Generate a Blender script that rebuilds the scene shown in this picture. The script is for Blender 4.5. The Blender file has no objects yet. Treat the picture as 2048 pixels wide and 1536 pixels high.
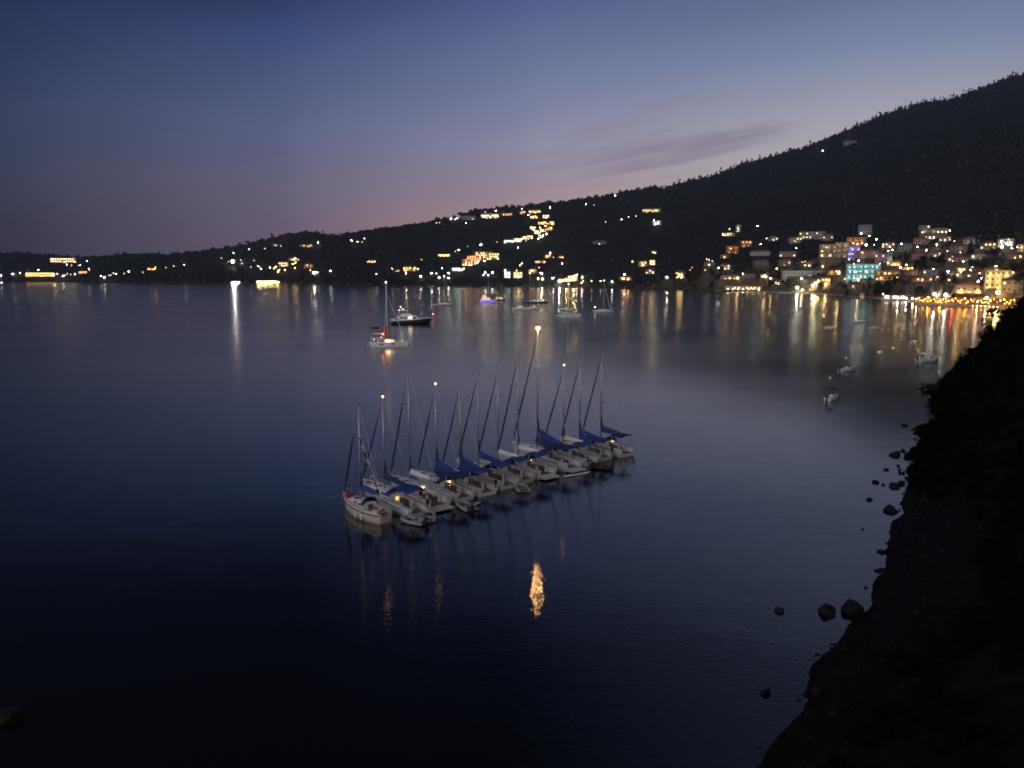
import bpy, math, random
import numpy as np
from mathutils import Vector, Matrix

C = bpy.context.scene
rnd = random.Random(7)
nrng = np.random.default_rng(11)
R = math.radians

# ------------------------------------------------------------------ camera
H = 26.0                       # the terrace the photo was taken from, metres above the bay
F = 1539.0                     # focal length in pixels of a 2048 px wide frame
PITCH = math.atan(228.0 / F)
CP, SP = math.cos(PITCH), math.sin(PITCH)
cam_d = bpy.data.cameras.new("camera")
cam = bpy.data.objects.new("camera", cam_d)
C.collection.objects.link(cam)
cam.location = (0, 0, H)
cam.rotation_euler = (math.pi / 2 - PITCH, 0, 0)
cam_d.sensor_width = 36.0
cam_d.lens = 36.0 * F / 2048.0
cam_d.clip_start = 0.5
cam_d.clip_end = 60000
C.camera = cam
C.view_settings.view_transform = 'Standard'
C.view_settings.look = 'None'
C.view_settings.exposure = 0.0
C.view_settings.gamma = 1.0
C.render.engine = 'CYCLES'
C.cycles.use_denoising = True
C.cycles.filter_width = 1.8
C.cycles.max_bounces = 6
C.cycles.diffuse_bounces = 2
C.cycles.glossy_bounces = 3
C.cycles.sample_clamp_indirect = 3.0
C.cycles.caustics_reflective = False
C.cycles.caustics_refractive = False


def lin(c):
    out = []
    for v in c:
        v /= 255.0
        out.append(v / 12.92 if v <= 0.04045 else ((v + 0.055) / 1.055) ** 2.4)
    return tuple(out)


# ------------------------------------------------------------------ dusk sky
W = bpy.data.worlds.new("World")
C.world = W
W.use_nodes = True
nt = W.node_tree
N, L = nt.nodes, nt.links
for n in list(N):
    N.remove(n)


def node(t, **kw):
    n = N.new(t)
    for k, v in kw.items():
        setattr(n, k, v)
    return n


def mth(op, a, b=None, c=None, clamp=False):
    n = node('ShaderNodeMath', operation=op, use_clamp=clamp)
    for i, v in enumerate((a, b, c)):
        if v is None:
            continue
        if isinstance(v, (int, float)):
            n.inputs[i].default_value = v
        else:
            L.new(v, n.inputs[i])
    return n.outputs[0]


tc = node('ShaderNodeTexCoord')
sx = node('ShaderNodeSeparateXYZ')
L.new(tc.outputs['Generated'], sx.inputs[0])
zc = mth('MAXIMUM', mth('MINIMUM', sx.outputs[2], 1.0), 0.0)
elev = mth('MULTIPLY', mth('ARCSINE', zc), 180 / math.pi)
azim = mth('MULTIPLY', mth('ARCTAN2', sx.outputs[0], sx.outputs[1]), 180 / math.pi)
ef = mth('POWER', mth('DIVIDE', elev, 90.0), 0.5)


def column(stops):
    r = node('ShaderNodeValToRGB')
    r.color_ramp.interpolation = 'B_SPLINE' if False else 'EASE'
    e = r.color_ramp.elements
    while len(e) > 1:
        e.remove(e[0])
    for i, (d, c) in enumerate(stops):
        p = (d / 90.0) ** 0.5
        el = e[0] if i == 0 else e.new(p)
        el.position = p
        el.color = (*lin(c), 1)
    r.color_ramp.interpolation = 'LINEAR'
    L.new(ef, r.inputs[0])
    return r.outputs[0]


ZEN = [(33, (5, 7, 16)), (55, (4, 6, 14)), (90, (8, 12, 26))]
colA = column([(0, (206, 172, 164)), (4, (214, 188, 178)), (8, (200, 192, 194)), (11, (172, 174, 192)), (14, (134, 147, 178)), (17, (108, 121, 156)), (22, (106, 117, 146)), (27, (66, 76, 104))] + ZEN[1:])
colC = column([(0, (192, 150, 144)), (3.5, (190, 156, 156)), (6, (168, 151, 164)), (9, (152, 153, 180)), (13, (122, 132, 170)), (18, (82, 100, 148)), (22, (56, 71, 112)), (26, (22, 30, 54))] + ZEN)
colB = column([(0, (38, 37, 52)), (2.5, (42, 44, 64)), (6, (44, 54, 82)), (10, (38, 54, 88)), (15.5, (22, 36, 76)), (18, (10, 17, 40)), (26, (4, 6, 15)), (55, (6, 9, 20)), (90, (8, 12, 26))])
colM = column([(0, (112, 96, 114)), (3, (116, 102, 122)), (6, (112, 108, 134)), (10, (96, 106, 144)), (15, (62, 82, 130)), (17, (46, 64, 110)), (19.5, (20, 30, 60)), (26, (5, 8, 18))] + ZEN)
colRearFill = column([(0, (206, 198, 196)), (14, (200, 194, 194)), (40, (130, 130, 146)), (90, (14, 18, 36))])


def mix(f, a, b, blend='MIX'):
    m = node('ShaderNodeMix', data_type='RGBA', blend_type=blend)
    if isinstance(f, (int, float)):
        m.inputs['Factor'].default_value = f
    else:
        L.new(f, m.inputs['Factor'])
    for s, v in (('A', a), ('B', b)):
        i = [q for q in m.inputs if q.name == s and q.type == 'RGBA'][0]
        if isinstance(v, tuple):
            i.default_value = v
        else:
            L.new(v, i)
    return [q for q in m.outputs if q.type == 'RGBA'][0]


def ramp01(v, lo, hi):
    m = node('ShaderNodeMapRange', interpolation_type='SMOOTHSTEP')
    L.new(v, m.inputs[0])
    m.inputs[1].default_value = lo
    m.inputs[2].default_value = hi
    return m.outputs[0]


def ramplin(v, lo, hi):
    m = node('ShaderNodeMapRange', interpolation_type='LINEAR')
    L.new(v, m.inputs[0])
    m.inputs[1].default_value = lo
    m.inputs[2].default_value = hi
    return m.outputs[0]


rel = mth('ABSOLUTE', mth('SUBTRACT', azim, 27.0))
sky = mix(ramplin(rel, 3, 27), colA, colC)
sky = mix(ramplin(rel, 25, 43), sky, colM)
sky = mix(ramplin(rel, 42, 62), sky, colB)
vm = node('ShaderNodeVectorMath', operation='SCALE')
L.new(colRearFill, vm.inputs[0])
vm.inputs['Scale'].default_value = 2.1  # unseen rear sky brightened as an added fill on hulls and hills
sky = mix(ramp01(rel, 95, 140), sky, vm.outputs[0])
# thin cirrus streaks low over the hill, rising gently to the right
cv = node('ShaderNodeCombineXYZ')
L.new(mth('MULTIPLY', azim, 0.045), cv.inputs[0])
L.new(mth('MULTIPLY', mth('SUBTRACT', elev, mth('MULTIPLY', azim, 0.17)), 0.55), cv.inputs[1])
cn = node('ShaderNodeTexNoise', noise_dimensions='2D')
cn.inputs['Scale'].default_value = 1.5
cn.inputs['Detail'].default_value = 3
cn.inputs['Roughness'].default_value = 0.55
cn.inputs['Distortion'].default_value = 0.3
L.new(cv.outputs[0], cn.inputs['Vector'])
streak = ramp01(cn.outputs['Fac'], 0.50, 0.66)
band = mth('MULTIPLY', ramp01(elev, 1.0, 4.0), mth('SUBTRACT', 1.0, ramp01(elev, 8.0, 15.0)))
side = mth('SUBTRACT', 1.0, ramp01(rel, 12, 34))
sf = mth('MULTIPLY', mth('MULTIPLY', streak, band), mth('MULTIPLY', side, 0.26))
sky = mix(sf, sky, (*lin((112, 96, 118)), 1))
# the long mauve cloud bar just above the hill
dv = mth('ABSOLUTE', mth('SUBTRACT', mth('SUBTRACT', elev, mth('MULTIPLY', azim, 0.16)), mth('ADD', 6.05, mth('MULTIPLY', mth('SUBTRACT', cn.outputs['Fac'], 0.5), 2.2))))
bar = mth('MULTIPLY', mth('SUBTRACT', 1.0, ramp01(dv, 0.05, 0.75)), mth('MULTIPLY', ramp01(azim, 3.5, 9.0), mth('SUBTRACT', 1.0, ramp01(azim, 15.0, 21.0))))
sky = mix(mth('MULTIPLY', bar, 0.42), sky, (*lin((122, 106, 130)), 1))
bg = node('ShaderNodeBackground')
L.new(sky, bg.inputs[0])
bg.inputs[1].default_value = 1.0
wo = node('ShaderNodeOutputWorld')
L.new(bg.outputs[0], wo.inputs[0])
W.cycles.sampling_method = 'MANUAL'
W.cycles.sample_map_resolution = 512


# ------------------------------------------------------------------ geometry of the view
def ray(px, py):
    a, b = (px - 1024.0) / F, (768.0 - py) / F
    return Vector((a, CP + b * SP, -SP + b * CP))


def water(px, py):
    d = ray(px, py)
    t = H / -d.z
    return Vector((d.x * t, d.y * t, 0.0))


def z_at(p, py):
    k = (768.0 - py) / F
    return H + p.y * (k * CP - SP) / (CP + k * SP)


def proj(p):
    w = p[2] - H
    c = p[1] * CP - w * SP
    return 1024 + F * p[0] / c, 768 - F * (p[1] * SP + w * CP) / c


# ------------------------------------------------------------------ materials
MATS = {}


def mat(name, col, rough=0.6, metal=0.0, var=0.0, scale=3.0, bump=0.0, emit=None, strength=0.0, coat=0.0, spec=0.5):
    if name in MATS:
        return MATS[name]
    m = bpy.data.materials.new(name)
    m.use_nodes = True
    t = m.node_tree
    b = t.nodes['Principled BSDF']
    b.inputs['Base Color'].default_value = (*col, 1)
    b.inputs['Roughness'].default_value = rough
    b.inputs['Metallic'].default_value = metal
    b.inputs['Specular IOR Level'].default_value = spec
    if coat:
        b.inputs['Coat Weight'].default_value = coat
    if var or bump:
        co = t.nodes.new('ShaderNodeTexCoord')
        n = t.nodes.new('ShaderNodeTexNoise')
        n.inputs['Scale'].default_value = scale
        n.inputs['Detail'].default_value = 5
        t.links.new(co.outputs['Object'], n.inputs['Vector'])
        if var:
            r = t.nodes.new('ShaderNodeValToRGB')
            r.color_ramp.elements[0].position = 0.3
            r.color_ramp.elements[1].position = 0.72
            r.color_ramp.elements[0].color = (*[v * (1 - var) for v in col], 1)
            r.color_ramp.elements[1].color = (*[min(1, v * (1 + var * .6)) for v in col], 1)
            t.links.new(n.outputs['Fac'], r.inputs[0])
            t.links.new(r.outputs[0], b.inputs['Base Color'])
        if bump:
            bp = t.nodes.new('ShaderNodeBump')
            bp.inputs['Strength'].default_value = bump
            t.links.new(n.outputs['Fac'], bp.inputs['Height'])
            t.links.new(bp.outputs[0], b.inputs['Normal'])
    if emit:
        b.inputs['Emission Color'].default_value = (*emit, 1)
        b.inputs['Emission Strength'].default_value = strength
    MATS[name] = m
    return m


def glow(name, col, s):
    return mat(name, (0.8, 0.8, 0.8), 0.5, emit=col, strength=s)


M_WHITE = mat('gelcoat', (0.84, 0.83, 0.80), 0.3, var=0.06, scale=1.2, coat=0.3)
M_DECK = mat('deck_grey', (0.62, 0.61, 0.58), 0.6, var=0.1, scale=4)
M_TEAK = mat('teak', (0.23, 0.13, 0.08), 0.6, var=0.35, scale=6, bump=0.1)
M_WOOD = mat('varnished_wood', (0.2, 0.09, 0.04), 0.35, var=0.3, scale=7)
M_CREAM = mat('cream_paint', (0.62, 0.56, 0.44), 0.4, var=0.12, scale=3)
M_NAVY = mat('navy_canvas', (0.016, 0.032, 0.10), 0.8, var=0.25, scale=3, bump=0.2)
M_BLUE = mat('blue_canvas', (0.014, 0.055, 0.22), 0.8, var=0.22, scale=2.2, bump=0.25)
M_STRIPE = mat('blue_stripe', (0.02, 0.05, 0.18), 0.4, var=0.1)
M_DARKGLASS = mat('smoked_glass', (0.01, 0.012, 0.016), 0.08, var=0.2)
M_ALU = mat('anodised_mast', (0.42, 0.42, 0.42), 0.35, 0.6, var=0.12, scale=2)
M_STEEL = mat('stainless_steel', (0.6, 0.6, 0.62), 0.25, 0.9, var=0.1)
M_BLACK = mat('black_rubber', (0.015, 0.015, 0.016), 0.6, var=0.2)
M_GREY = mat('grey_rubber', (0.30, 0.31, 0.33), 0.55, var=0.15, scale=3)
M_RED = mat('red_cloth', (0.35, 0.03, 0.03), 0.8, var=0.25, scale=3)
M_SAIL = mat('white_sailcloth', (0.74, 0.73, 0.69), 0.75, var=0.12, scale=2, bump=0.2)
M_NAVYHULL = mat('navy_hull', (0.012, 0.016, 0.03), 0.2, var=0.15, coat=0.4)
M_TRUNK = mat('bark', (0.07, 0.05, 0.035), 0.9, var=0.4, scale=3, bump=0.4)
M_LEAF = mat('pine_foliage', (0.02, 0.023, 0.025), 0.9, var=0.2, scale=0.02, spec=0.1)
M_LEAF2 = mat('olive_foliage', (0.095, 0.085, 0.045), 0.9, var=0.5, scale=0.3, spec=0.1)
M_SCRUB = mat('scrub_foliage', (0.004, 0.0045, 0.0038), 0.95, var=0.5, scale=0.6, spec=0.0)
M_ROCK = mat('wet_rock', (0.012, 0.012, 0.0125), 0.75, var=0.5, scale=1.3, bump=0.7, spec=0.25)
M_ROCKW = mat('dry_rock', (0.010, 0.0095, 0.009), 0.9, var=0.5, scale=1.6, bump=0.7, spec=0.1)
M_POLE = mat('galvanised_pole', (0.12, 0.12, 0.12), 0.5, 0.5, var=0.1)
M_TILE = mat('terracotta_tiles', (0.22, 0.09, 0.06), 0.85, var=0.4, scale=3, bump=0.3)
M_CONC = mat('concrete', (0.36, 0.35, 0.33), 0.85, var=0.25, scale=0.8)
M_WINDARK = mat('unlit_window', (0.02, 0.022, 0.028), 0.12, var=0.2)
M_RAIL = mat('balcony_rail', (0.5, 0.48, 0.44), 0.6, var=0.2)
M_THATCH = mat('thatch', (0.30, 0.22, 0.11), 0.95, var=0.4, scale=8, bump=0.5)
WALLM = {
    'white': mat('white_render', (0.383, 0.365, 0.331), 0.85, var=0.18, scale=0.5),
    'cream': mat('cream_render', (0.360, 0.290, 0.197), 0.85, var=0.18, scale=0.5),
    'ochre': mat('ochre_render', (0.319, 0.197, 0.093), 0.85, var=0.2, scale=0.5),
    'pink': mat('pink_render', (0.319, 0.197, 0.174), 0.85, var=0.2, scale=0.5),
    'grey': mat('grey_render', (0.209, 0.203, 0.197), 0.85, var=0.2, scale=0.5),
    'stone': mat('rubble_stone', (0.197, 0.162, 0.122), 0.9, var=0.4, scale=1.2, bump=0.4),
    'turquoise': mat('turquoise_render', (0.42, 0.62, 0.62), 0.8, var=0.15, scale=0.5),
    'lilac': mat('lilac_render', (0.40, 0.34, 0.56), 0.8, var=0.15, scale=0.5),
}


# ------------------------------------------------------------------ mesh builder
ICO = {}


def ico(sub):
    if sub not in ICO:
        import bmesh
        bm = bmesh.new()
        bmesh.ops.create_icosphere(bm, subdivisions=sub, radius=1.0)
        bm.verts.ensure_lookup_table()
        ICO[sub] = (np.array([v.co[:] for v in bm.verts]), [[v.index for v in f.verts] for f in bm.faces])
        bm.free()
    return ICO[sub]


class MB:
    def __init__(s):
        s.v, s.f, s.m = [], [], []

    def add(s, vs, fs, m=0):
        o = len(s.v)
        s.v += [tuple(q) for q in vs]
        s.f += [[i + o for i in q] for q in fs]
        s.m += [m] * len(fs)
        return s

    def box(s, x0, x1, y0, y1, z0, z1, m=0, taper=0.0):
        a = taper
        return s.add([(x0, y0, z0), (x1, y0, z0), (x1, y1, z0), (x0, y1, z0), (x0 + a, y0 + a, z1), (x1 - a, y0 + a, z1), (x1 - a, y1 - a, z1), (x0 + a, y1 - a, z1)],
                     [[3, 2, 1, 0], [4, 5, 6, 7], [0, 1, 5, 4], [1, 2, 6, 5], [2, 3, 7, 6], [3, 0, 4, 7]], m)

    def path(s, pts, r, n=6, m=0, cap=True):
        pts = [Vector(p) for p in pts]
        rs = r if isinstance(r, (list, tuple)) else [r] * len(pts)
        rings = []
        for i, p in enumerate(pts):
            d = (pts[min(i + 1, len(pts) - 1)] - pts[max(i - 1, 0)]).normalized()
            up = Vector((0, 0, 1)) if abs(d.z) < 0.9 else Vector((1, 0, 0))
            a = d.cross(up).normalized()
            b = d.cross(a)
            rings.append([p + (a * math.cos(2 * math.pi * k / n) + b * math.sin(2 * math.pi * k / n)) * rs[i] for k in range(n)])
        return s.loft(rings, True, cap, cap, m)

    def loft(s, rings, closed=True, c0=False, c1=False, m=0):
        n = len(rings[0])
        vs = [p for r in rings for p in r]
        fs = []
        for i in range(len(rings) - 1):
            for k in range(n if closed else n - 1):
                k2 = (k + 1) % n
                fs.append([i * n + k, i * n + k2, (i + 1) * n + k2, (i + 1) * n + k])
        if c0:
            fs.append(list(range(n))[::-1])
        if c1:
            fs.append([(len(rings) - 1) * n + k for k in range(n)])
        return s.add(vs, fs, m)

    def ball(s, c, r, sub=1, m=0, jit=0.0):
        v, f = ico(sub)
        r = r if isinstance(r, (list, tuple)) else (r, r, r)
        w = v * np.array(r)
        if jit:
            w = w * (1 + nrng.uniform(-jit, jit, (len(v), 1)))
        return s.add((w + np.array(c)).tolist(), f, m)

    def torus(s, c, R0, r, axis='x', n=16, k=6, m=0, arc=(0, 2 * math.pi)):
        pts = []
        for i in range(n + 1):
            a = arc[0] + (arc[1] - arc[0]) * i / n
            u, w = R0 * math.cos(a), R0 * math.sin(a)
            pts.append((c[0], c[1] + u, c[2] + w) if axis == 'x' else (c[0] + u, c[1] + w, c[2]))
        return s.path(pts, r, k, m, False)

    def build(s, name, mats, parent=None, smooth=False, kind=None):
        me = bpy.data.meshes.new(name)
        me.from_pydata(s.v, [], s.f)
        mats = mats if isinstance(mats, (list, tuple)) else [mats]
        for q in mats:
            me.materials.append(q)
        if len(mats) > 1:
            me.polygons.foreach_set('material_index', s.m)
        if smooth:
            me.polygons.foreach_set('use_smooth', [True] * len(s.f))
        me.update()
        return link(name, me, parent, kind)


def link(name, me, parent=None, kind=None):
    o = bpy.data.objects.new(name, me)
    C.collection.objects.link(o)
    if parent is not None:
        o.parent = parent
    if kind:
        o['kind'] = kind
    return o


def mesh_np(name, V, Fq, mats, kind=None, mi=None, smooth=False):
    """many triangles or quads at once"""
    me = bpy.data.meshes.new(name)
    k = Fq.shape[1]
    me.vertices.add(len(V))
    me.vertices.foreach_set('co', np.asarray(V, dtype=np.float32).ravel())
    me.loops.add(Fq.size)
    me.loops.foreach_set('vertex_index', Fq.astype(np.int32).ravel())
    me.polygons.add(len(Fq))
    me.polygons.foreach_set('loop_start', np.arange(0, Fq.size, k, dtype=np.int32))
    me.polygons.foreach_set('loop_total', np.full(len(Fq), k, dtype=np.int32))
    for q in mats if isinstance(mats, (list, tuple)) else [mats]:
        me.materials.append(q)
    if mi is not None:
        me.polygons.foreach_set('material_index', mi.astype(np.int32))
    if smooth:
        me.polygons.foreach_set('use_smooth', np.ones(len(Fq), dtype=bool))
    me.update(calc_edges=True)
    me.validate()
    o = link(name, me)
    if kind:
        o['kind'] = kind
    return o


def tag(o, label, cat, group=None):
    o['label'] = label
    o['category'] = cat
    if group:
        o['group'] = group
    return o


def root(name, loc, rz, label, cat, group=None):
    o = bpy.data.objects.new(name, None)
    C.collection.objects.link(o)
    o.location = loc
    o.rotation_euler = (0, 0, rz)
    return tag(o, label, cat, group)


ORD = ['', 'first', 'second', 'third', 'fourth', 'fifth', 'sixth', 'seventh', 'eighth', 'ninth', 'tenth', 'eleventh', 'twelfth', 'thirteenth', 'fourteenth', 'fifteenth', 'sixteenth', 'seventeenth', 'eighteenth', 'nineteenth', 'twentieth']


def ordinal(i, n):
    """i from 1 to n, counted from the nearer end"""
    if n == 1:
        return 'the only one'
    if i == 1:
        return 'leftmost'
    if i == n:
        return 'rightmost'
    a = i <= (n + 1) // 2
    j = i if a else n + 1 - i
    w = ORD[j] if j <= 20 else '%dth' % j
    return '%s from the %s' % (w, 'left' if a else 'right')


# ------------------------------------------------------------------ far shore: terrain
SKYL = [(-700, 520), (-300, 514), (0, 510), (50, 509), (100, 513), (150, 517), (200, 517), (260, 511), (320, 511), (330, 514), (345, 511), (420, 503), (480, 495), (540, 480), (580, 470), (610, 466), (640, 468), (665, 474), (690, 472), (720, 466), (760, 461), (800, 456), (850, 448), (900, 436), (950, 424), (1000, 417), (1050, 414), (1100, 407), (1150, 402), (1200, 396), (1240, 388), (1290, 379), (1330, 376), (1380, 363), (1430, 352), (1490, 328), (1550, 312), (1600, 299), (1650, 281), (1700, 258), (1740, 243), (1800, 219), (1850, 206), (1900, 200), (1950, 181), (2000, 163), (2048, 150), (2200, 105), (2500, 60), (3200, 40)]
SHORE = [(-700, 563), (0, 563), (150, 565), (200, 567), (420, 569), (500, 567), (560, 567), (650, 570), (700, 572), (1100, 574), (1250, 578), (1450, 582), (1560, 586), (1640, 589), (1740, 597), (1800, 602), (1850, 607), (1900, 612), (1960, 616), (2048, 621), (2300, 640), (3200, 700)]
RIDGE = [(-700, 2600), (0, 2300), (400, 2050), (600, 1800), (700, 1760), (1100, 1700), (1400, 1950), (1700, 2250), (2048, 2400), (2500, 2400), (3200, 2300)]
_a, _b, _c, _d = [], [], [], []
for x, y in SKYL:
    d = ray(x, y)
    _a.append(math.atan2(d.x, d.y))
    _b.append(d.z / math.hypot(d.x, d.y))
for x, y in SHORE:
    d = ray(x, y)
    _c.append(math.atan2(d.x, d.y))
    _d.append(H * math.hypot(d.x, d.y) / -d.z)
_e = [math.atan2(ray(x, 540).x, ray(x, 540).y) for x, _ in RIDGE]
_f = [r for _, r in RIDGE]


def shore_r(az):
    return np.interp(az, _c, _d) + 4 * np.sin(az * 90) + 2 * np.sin(az * 210)


def ridge_r(az):
    return np.interp(az, _e, _f)


def ridge_z(az):
    return H + np.interp(az, _a, _b) * ridge_r(az) - 5.5


def land(az, r):
    """height of the far shore at azimuth az, distance r"""
    rs, rr, zr = shore_r(az), ridge_r(az), ridge_z(az)
    s = (r - rs) / (rr - rs)
    sc = np.clip(s, 0, 1)
    X, Y = r * np.sin(az), r * np.cos(az)
    up = zr * (0.02 + 0.98 * sc ** 1.12)
    up = up + 5.0 * np.sin(X * 0.021 + 1) * np.sin(Y * 0.0125) * sc * (1 - sc) * 4
    ramp = np.clip((r - rs - 13) / 30.0, 0, 1)
    z = up * ramp ** 1.3 + .07 * np.minimum(r - rs, 13)
    return np.where(s > 1, zr * (1 - 0.9 * (s - 1) ** 1.3), z)


def hit(px, py):
    """the point of the far shore seen at a pixel"""
    d = ray(px, py)
    az = math.atan2(d.x, d.y)
    te = d.z / math.hypot(d.x, d.y)
    rs, rr = float(shore_r(az)), float(ridge_r(az))
    rr_ = np.linspace(rs - 3, rr, 400)
    ok = np.nonzero(land(az, rr_) >= H + te * rr_)[0]
    r = rr_[ok[0]] if len(ok) else rr * 0.995
    return az, float(r)


def pol(az, r, z=None):
    return Vector((r * math.sin(az), r * math.cos(az), float(land(az, r)) if z is None else z))


# sand beach along the village shore
azb = np.linspace(math.atan2(ray(1430, 580).x, ray(1430, 580).y), math.atan2(ray(2120, 620).x, ray(2120, 620).y), 220)
vb, fb = [], []
for i, a in enumerate(azb):
    r0 = float(shore_r(a))
    w = 15 + 3 * math.sin(i * .17)
    for j, q in enumerate((-1.5, 1.5, 5, 10, w)):
        r = r0 + q
        z = max(min(float(land(a, r)), 1.4) + 0.05, 0.02 + 0.075 * q)
        vb.append((r * math.sin(a), r * math.cos(a), z))
    if i:
        o = len(vb) - 10
        fb += [[o + j, o + j + 1, o + j + 6, o + j + 5] for j in range(4)]
m = mat('beach_sand', (0.34, 0.27, 0.18), 0.95, var=0.25, scale=0.4, bump=0.2, spec=0.1)
mesh_np('beach', np.array(vb), np.array(fb), m, 'structure')

# ------------------------------------------------------------------ water
wm = bpy.data.materials.new('sea_water')
wm.use_nodes = True
t = wm.node_tree
b = t.nodes['Principled BSDF']
b.inputs['Base Color'].default_value = (0.0004, 0.0012, 0.004, 1)
b.inputs['IOR'].default_value = 2.1
co = t.nodes.new('ShaderNodeTexCoord')


def tn(scale, detail, sx_=1.0, sy_=1.0, rot=0.0, rough=0.5):
    mp = t.nodes.new('ShaderNodeMapping')
    mp.inputs['Scale'].default_value = (sx_, sy_, 1)
    mp.inputs['Rotation'].default_value = (0, 0, rot)
    t.links.new(co.outputs['Object'], mp.inputs[0])
    n = t.nodes.new('ShaderNodeTexNoise')
    n.inputs['Scale'].default_value = scale
    n.inputs['Detail'].default_value = detail
    n.inputs['Roughness'].default_value = rough
    t.links.new(mp.outputs[0], n.inputs['Vector'])
    return n.outputs['Fac']


def tm(op, a, b2):
    n = t.nodes.new('ShaderNodeMath')
    n.operation = op
    for i, v in enumerate((a, b2)):
        if isinstance(v, (int, float)):
            n.inputs[i].default_value = v
        else:
            t.links.new(v, n.inputs[i])
    return n.outputs[0]


geo = t.nodes.new('ShaderNodeSeparateXYZ')
t.links.new(co.outputs['Object'], geo.inputs[0])
nearw = t.nodes.new('ShaderNodeMapRange')          # a light breeze ruffles the water close under the cliff
nearw.interpolation_type = 'SMOOTHSTEP'
t.links.new(geo.outputs[1], nearw.inputs[0])
nearw.inputs[1].default_value = 82
nearw.inputs[2].default_value = 64
farw = t.nodes.new('ShaderNodeMapRange')           # glassier in the lee of the cliff than out in the bay
farw.interpolation_type = 'SMOOTHSTEP'
t.links.new(geo.outputs[1], farw.inputs[0])
farw.inputs[1].default_value = 130
farw.inputs[2].default_value = 420
farw.inputs[3].default_value = 0.75
farw.inputs[4].default_value = 1.0
w3 = tn(2.6, 2, 1, 1.5, 0.35, 0.5)
w1 = tn(1.1, 3, 1, 1.3, 0.3)
w2 = tn(0.16, 2, 1, 1.6, -0.2)
patch = tn(0.012, 3, 1, 2.2, 0.15)
mr = t.nodes.new('ShaderNodeMapRange')
t.links.new(patch, mr.inputs[0])
mr.inputs[1].default_value = 0.38
mr.inputs[2].default_value = 0.64
mr.inputs[3].default_value = WATER_R0 = 0.17
mr.inputs[4].default_value = WATER_R1 = 0.205
t.links.new(tm('MULTIPLY', tm('MULTIPLY', mr.outputs[0], farw.outputs[0]), tm('SUBTRACT', 1.0, tm('MULTIPLY', nearw.outputs[0], 0.86))), b.inputs['Roughness'])
bp = t.nodes.new('ShaderNodeBump')
bp.inputs['Strength'].default_value = 1.0
bp.inputs['Distance'].default_value = 1.0
t.links.new(tm('ADD', tm('ADD', tm('MULTIPLY', w1, 0.008), tm('MULTIPLY', w2, 0.022)), tm('MULTIPLY', tm('MULTIPLY', w3, nearw.outputs[0]), 0.0125)), bp.inputs['Height'])
t.links.new(bp.outputs[0], b.inputs['Normal'])
MB().add([(-3900, -500, 0), (3900, -500, 0), (3900, 3500, 0), (-3900, 3500, 0)], [[0, 1, 2, 3]]).build('sea_water', wm, kind='structure')

# ------------------------------------------------------------------ near headland on the right
SHPX = [(1380, 1680), (1440, 1600), (1500, 1525), (1560, 1455), (1600, 1395), (1640, 1315), (1675, 1268), (1735, 1200), (1757, 1150), (1770, 1090), (1788, 1035), (1806, 992), (1824, 940), (1832, 900), (1838, 868), (1872, 832)]
poly = [(-140, -60), (-70, -4), (-30, 12), (-8, 22)] + [tuple(water(*q)[:2]) for q in SHPX] + [(82, 150), (97, 172), (140, 190), (220, 205), (330, 210), (330, -60)]
PA = np.array(poly)
PB = np.roll(PA, -1, axis=0)


def inland(X, Y):
    """signed distance to the headland's shoreline, positive inland"""
    P = np.stack([X, Y], -1)[..., None, :]
    e = PB - PA
    w = P - PA
    tt = np.clip((w * e).sum(-1) / (e * e).sum(-1), 0, 1)
    dd = np.sqrt(((w - e * tt[..., None]) ** 2).sum(-1)).min(-1)
    yi, yj = PA[:, 1], PB[:, 1]
    c = ((yi > Y[..., None]) != (yj > Y[..., None])) & (X[..., None] < (PB[:, 0] - PA[:, 0]) * (Y[..., None] - yi) / (yj - yi + 1e-9) + PA[:, 0])
    return np.where(c.sum(-1) % 2 == 1, dd, -dd)


def wob(X, Y):
    return np.sin(X * .31 + Y * .17) * .5 + np.sin(X * .13 - Y * .29 + 2) * .6 + np.sin(X * .83 + 1) * np.sin(Y * .71) * .35


def head_z(X, Y):
    d = inland(X, Y)
    bw = np.interp(Y, [36, 44, 52, 60, 70, 80, 84, 90, 300], [3, 4, 6, 7.5, 8, 6, 3, 1.0, 1.0])
    z = np.where(d < 0, d * 0.35, np.minimum(d, bw) * 0.13)
    up = np.maximum(d - bw, 0)
    steep = np.interp(Y, [40, 90, 106, 160], [0.62, 0.66, 1.2, 1.36])
    z = z + np.where(up < 22, up * steep, 22 * steep + (up - 22) * 0.28)
    z = z + wob(X, Y) * np.clip(up / 4, 0, 1) * .8 + wob(X * 2.3, Y * 2.3) * .09 * np.clip(d + 1, 0, 1)
    return np.clip(np.minimum(z, 19.0 + .06 * np.maximum(Y - 90, 0)), -5, 40)


gx = np.arange(-70, 250, 1.25)
gy = np.arange(-30, 214, 1.25)
GX, GY = np.meshgrid(gx, gy, indexing='ij')
GZ = head_z(GX, GY)
V = np.stack([GX, GY, GZ], -1).reshape(-1, 3)
ny = len(gy)
ii = (np.arange(len(gx) - 1)[:, None] * ny + np.arange(ny - 1)[None, :]).ravel()
Fq = np.stack([ii, ii + ny, ii + ny + 1, ii + 1], 1)
keep = (GZ.ravel()[Fq] > -4.5).any(1)
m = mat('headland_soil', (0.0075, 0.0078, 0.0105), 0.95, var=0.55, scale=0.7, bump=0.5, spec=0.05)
mesh_np('headland_terrain', V, Fq[keep], m, 'structure', smooth=True)


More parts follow.
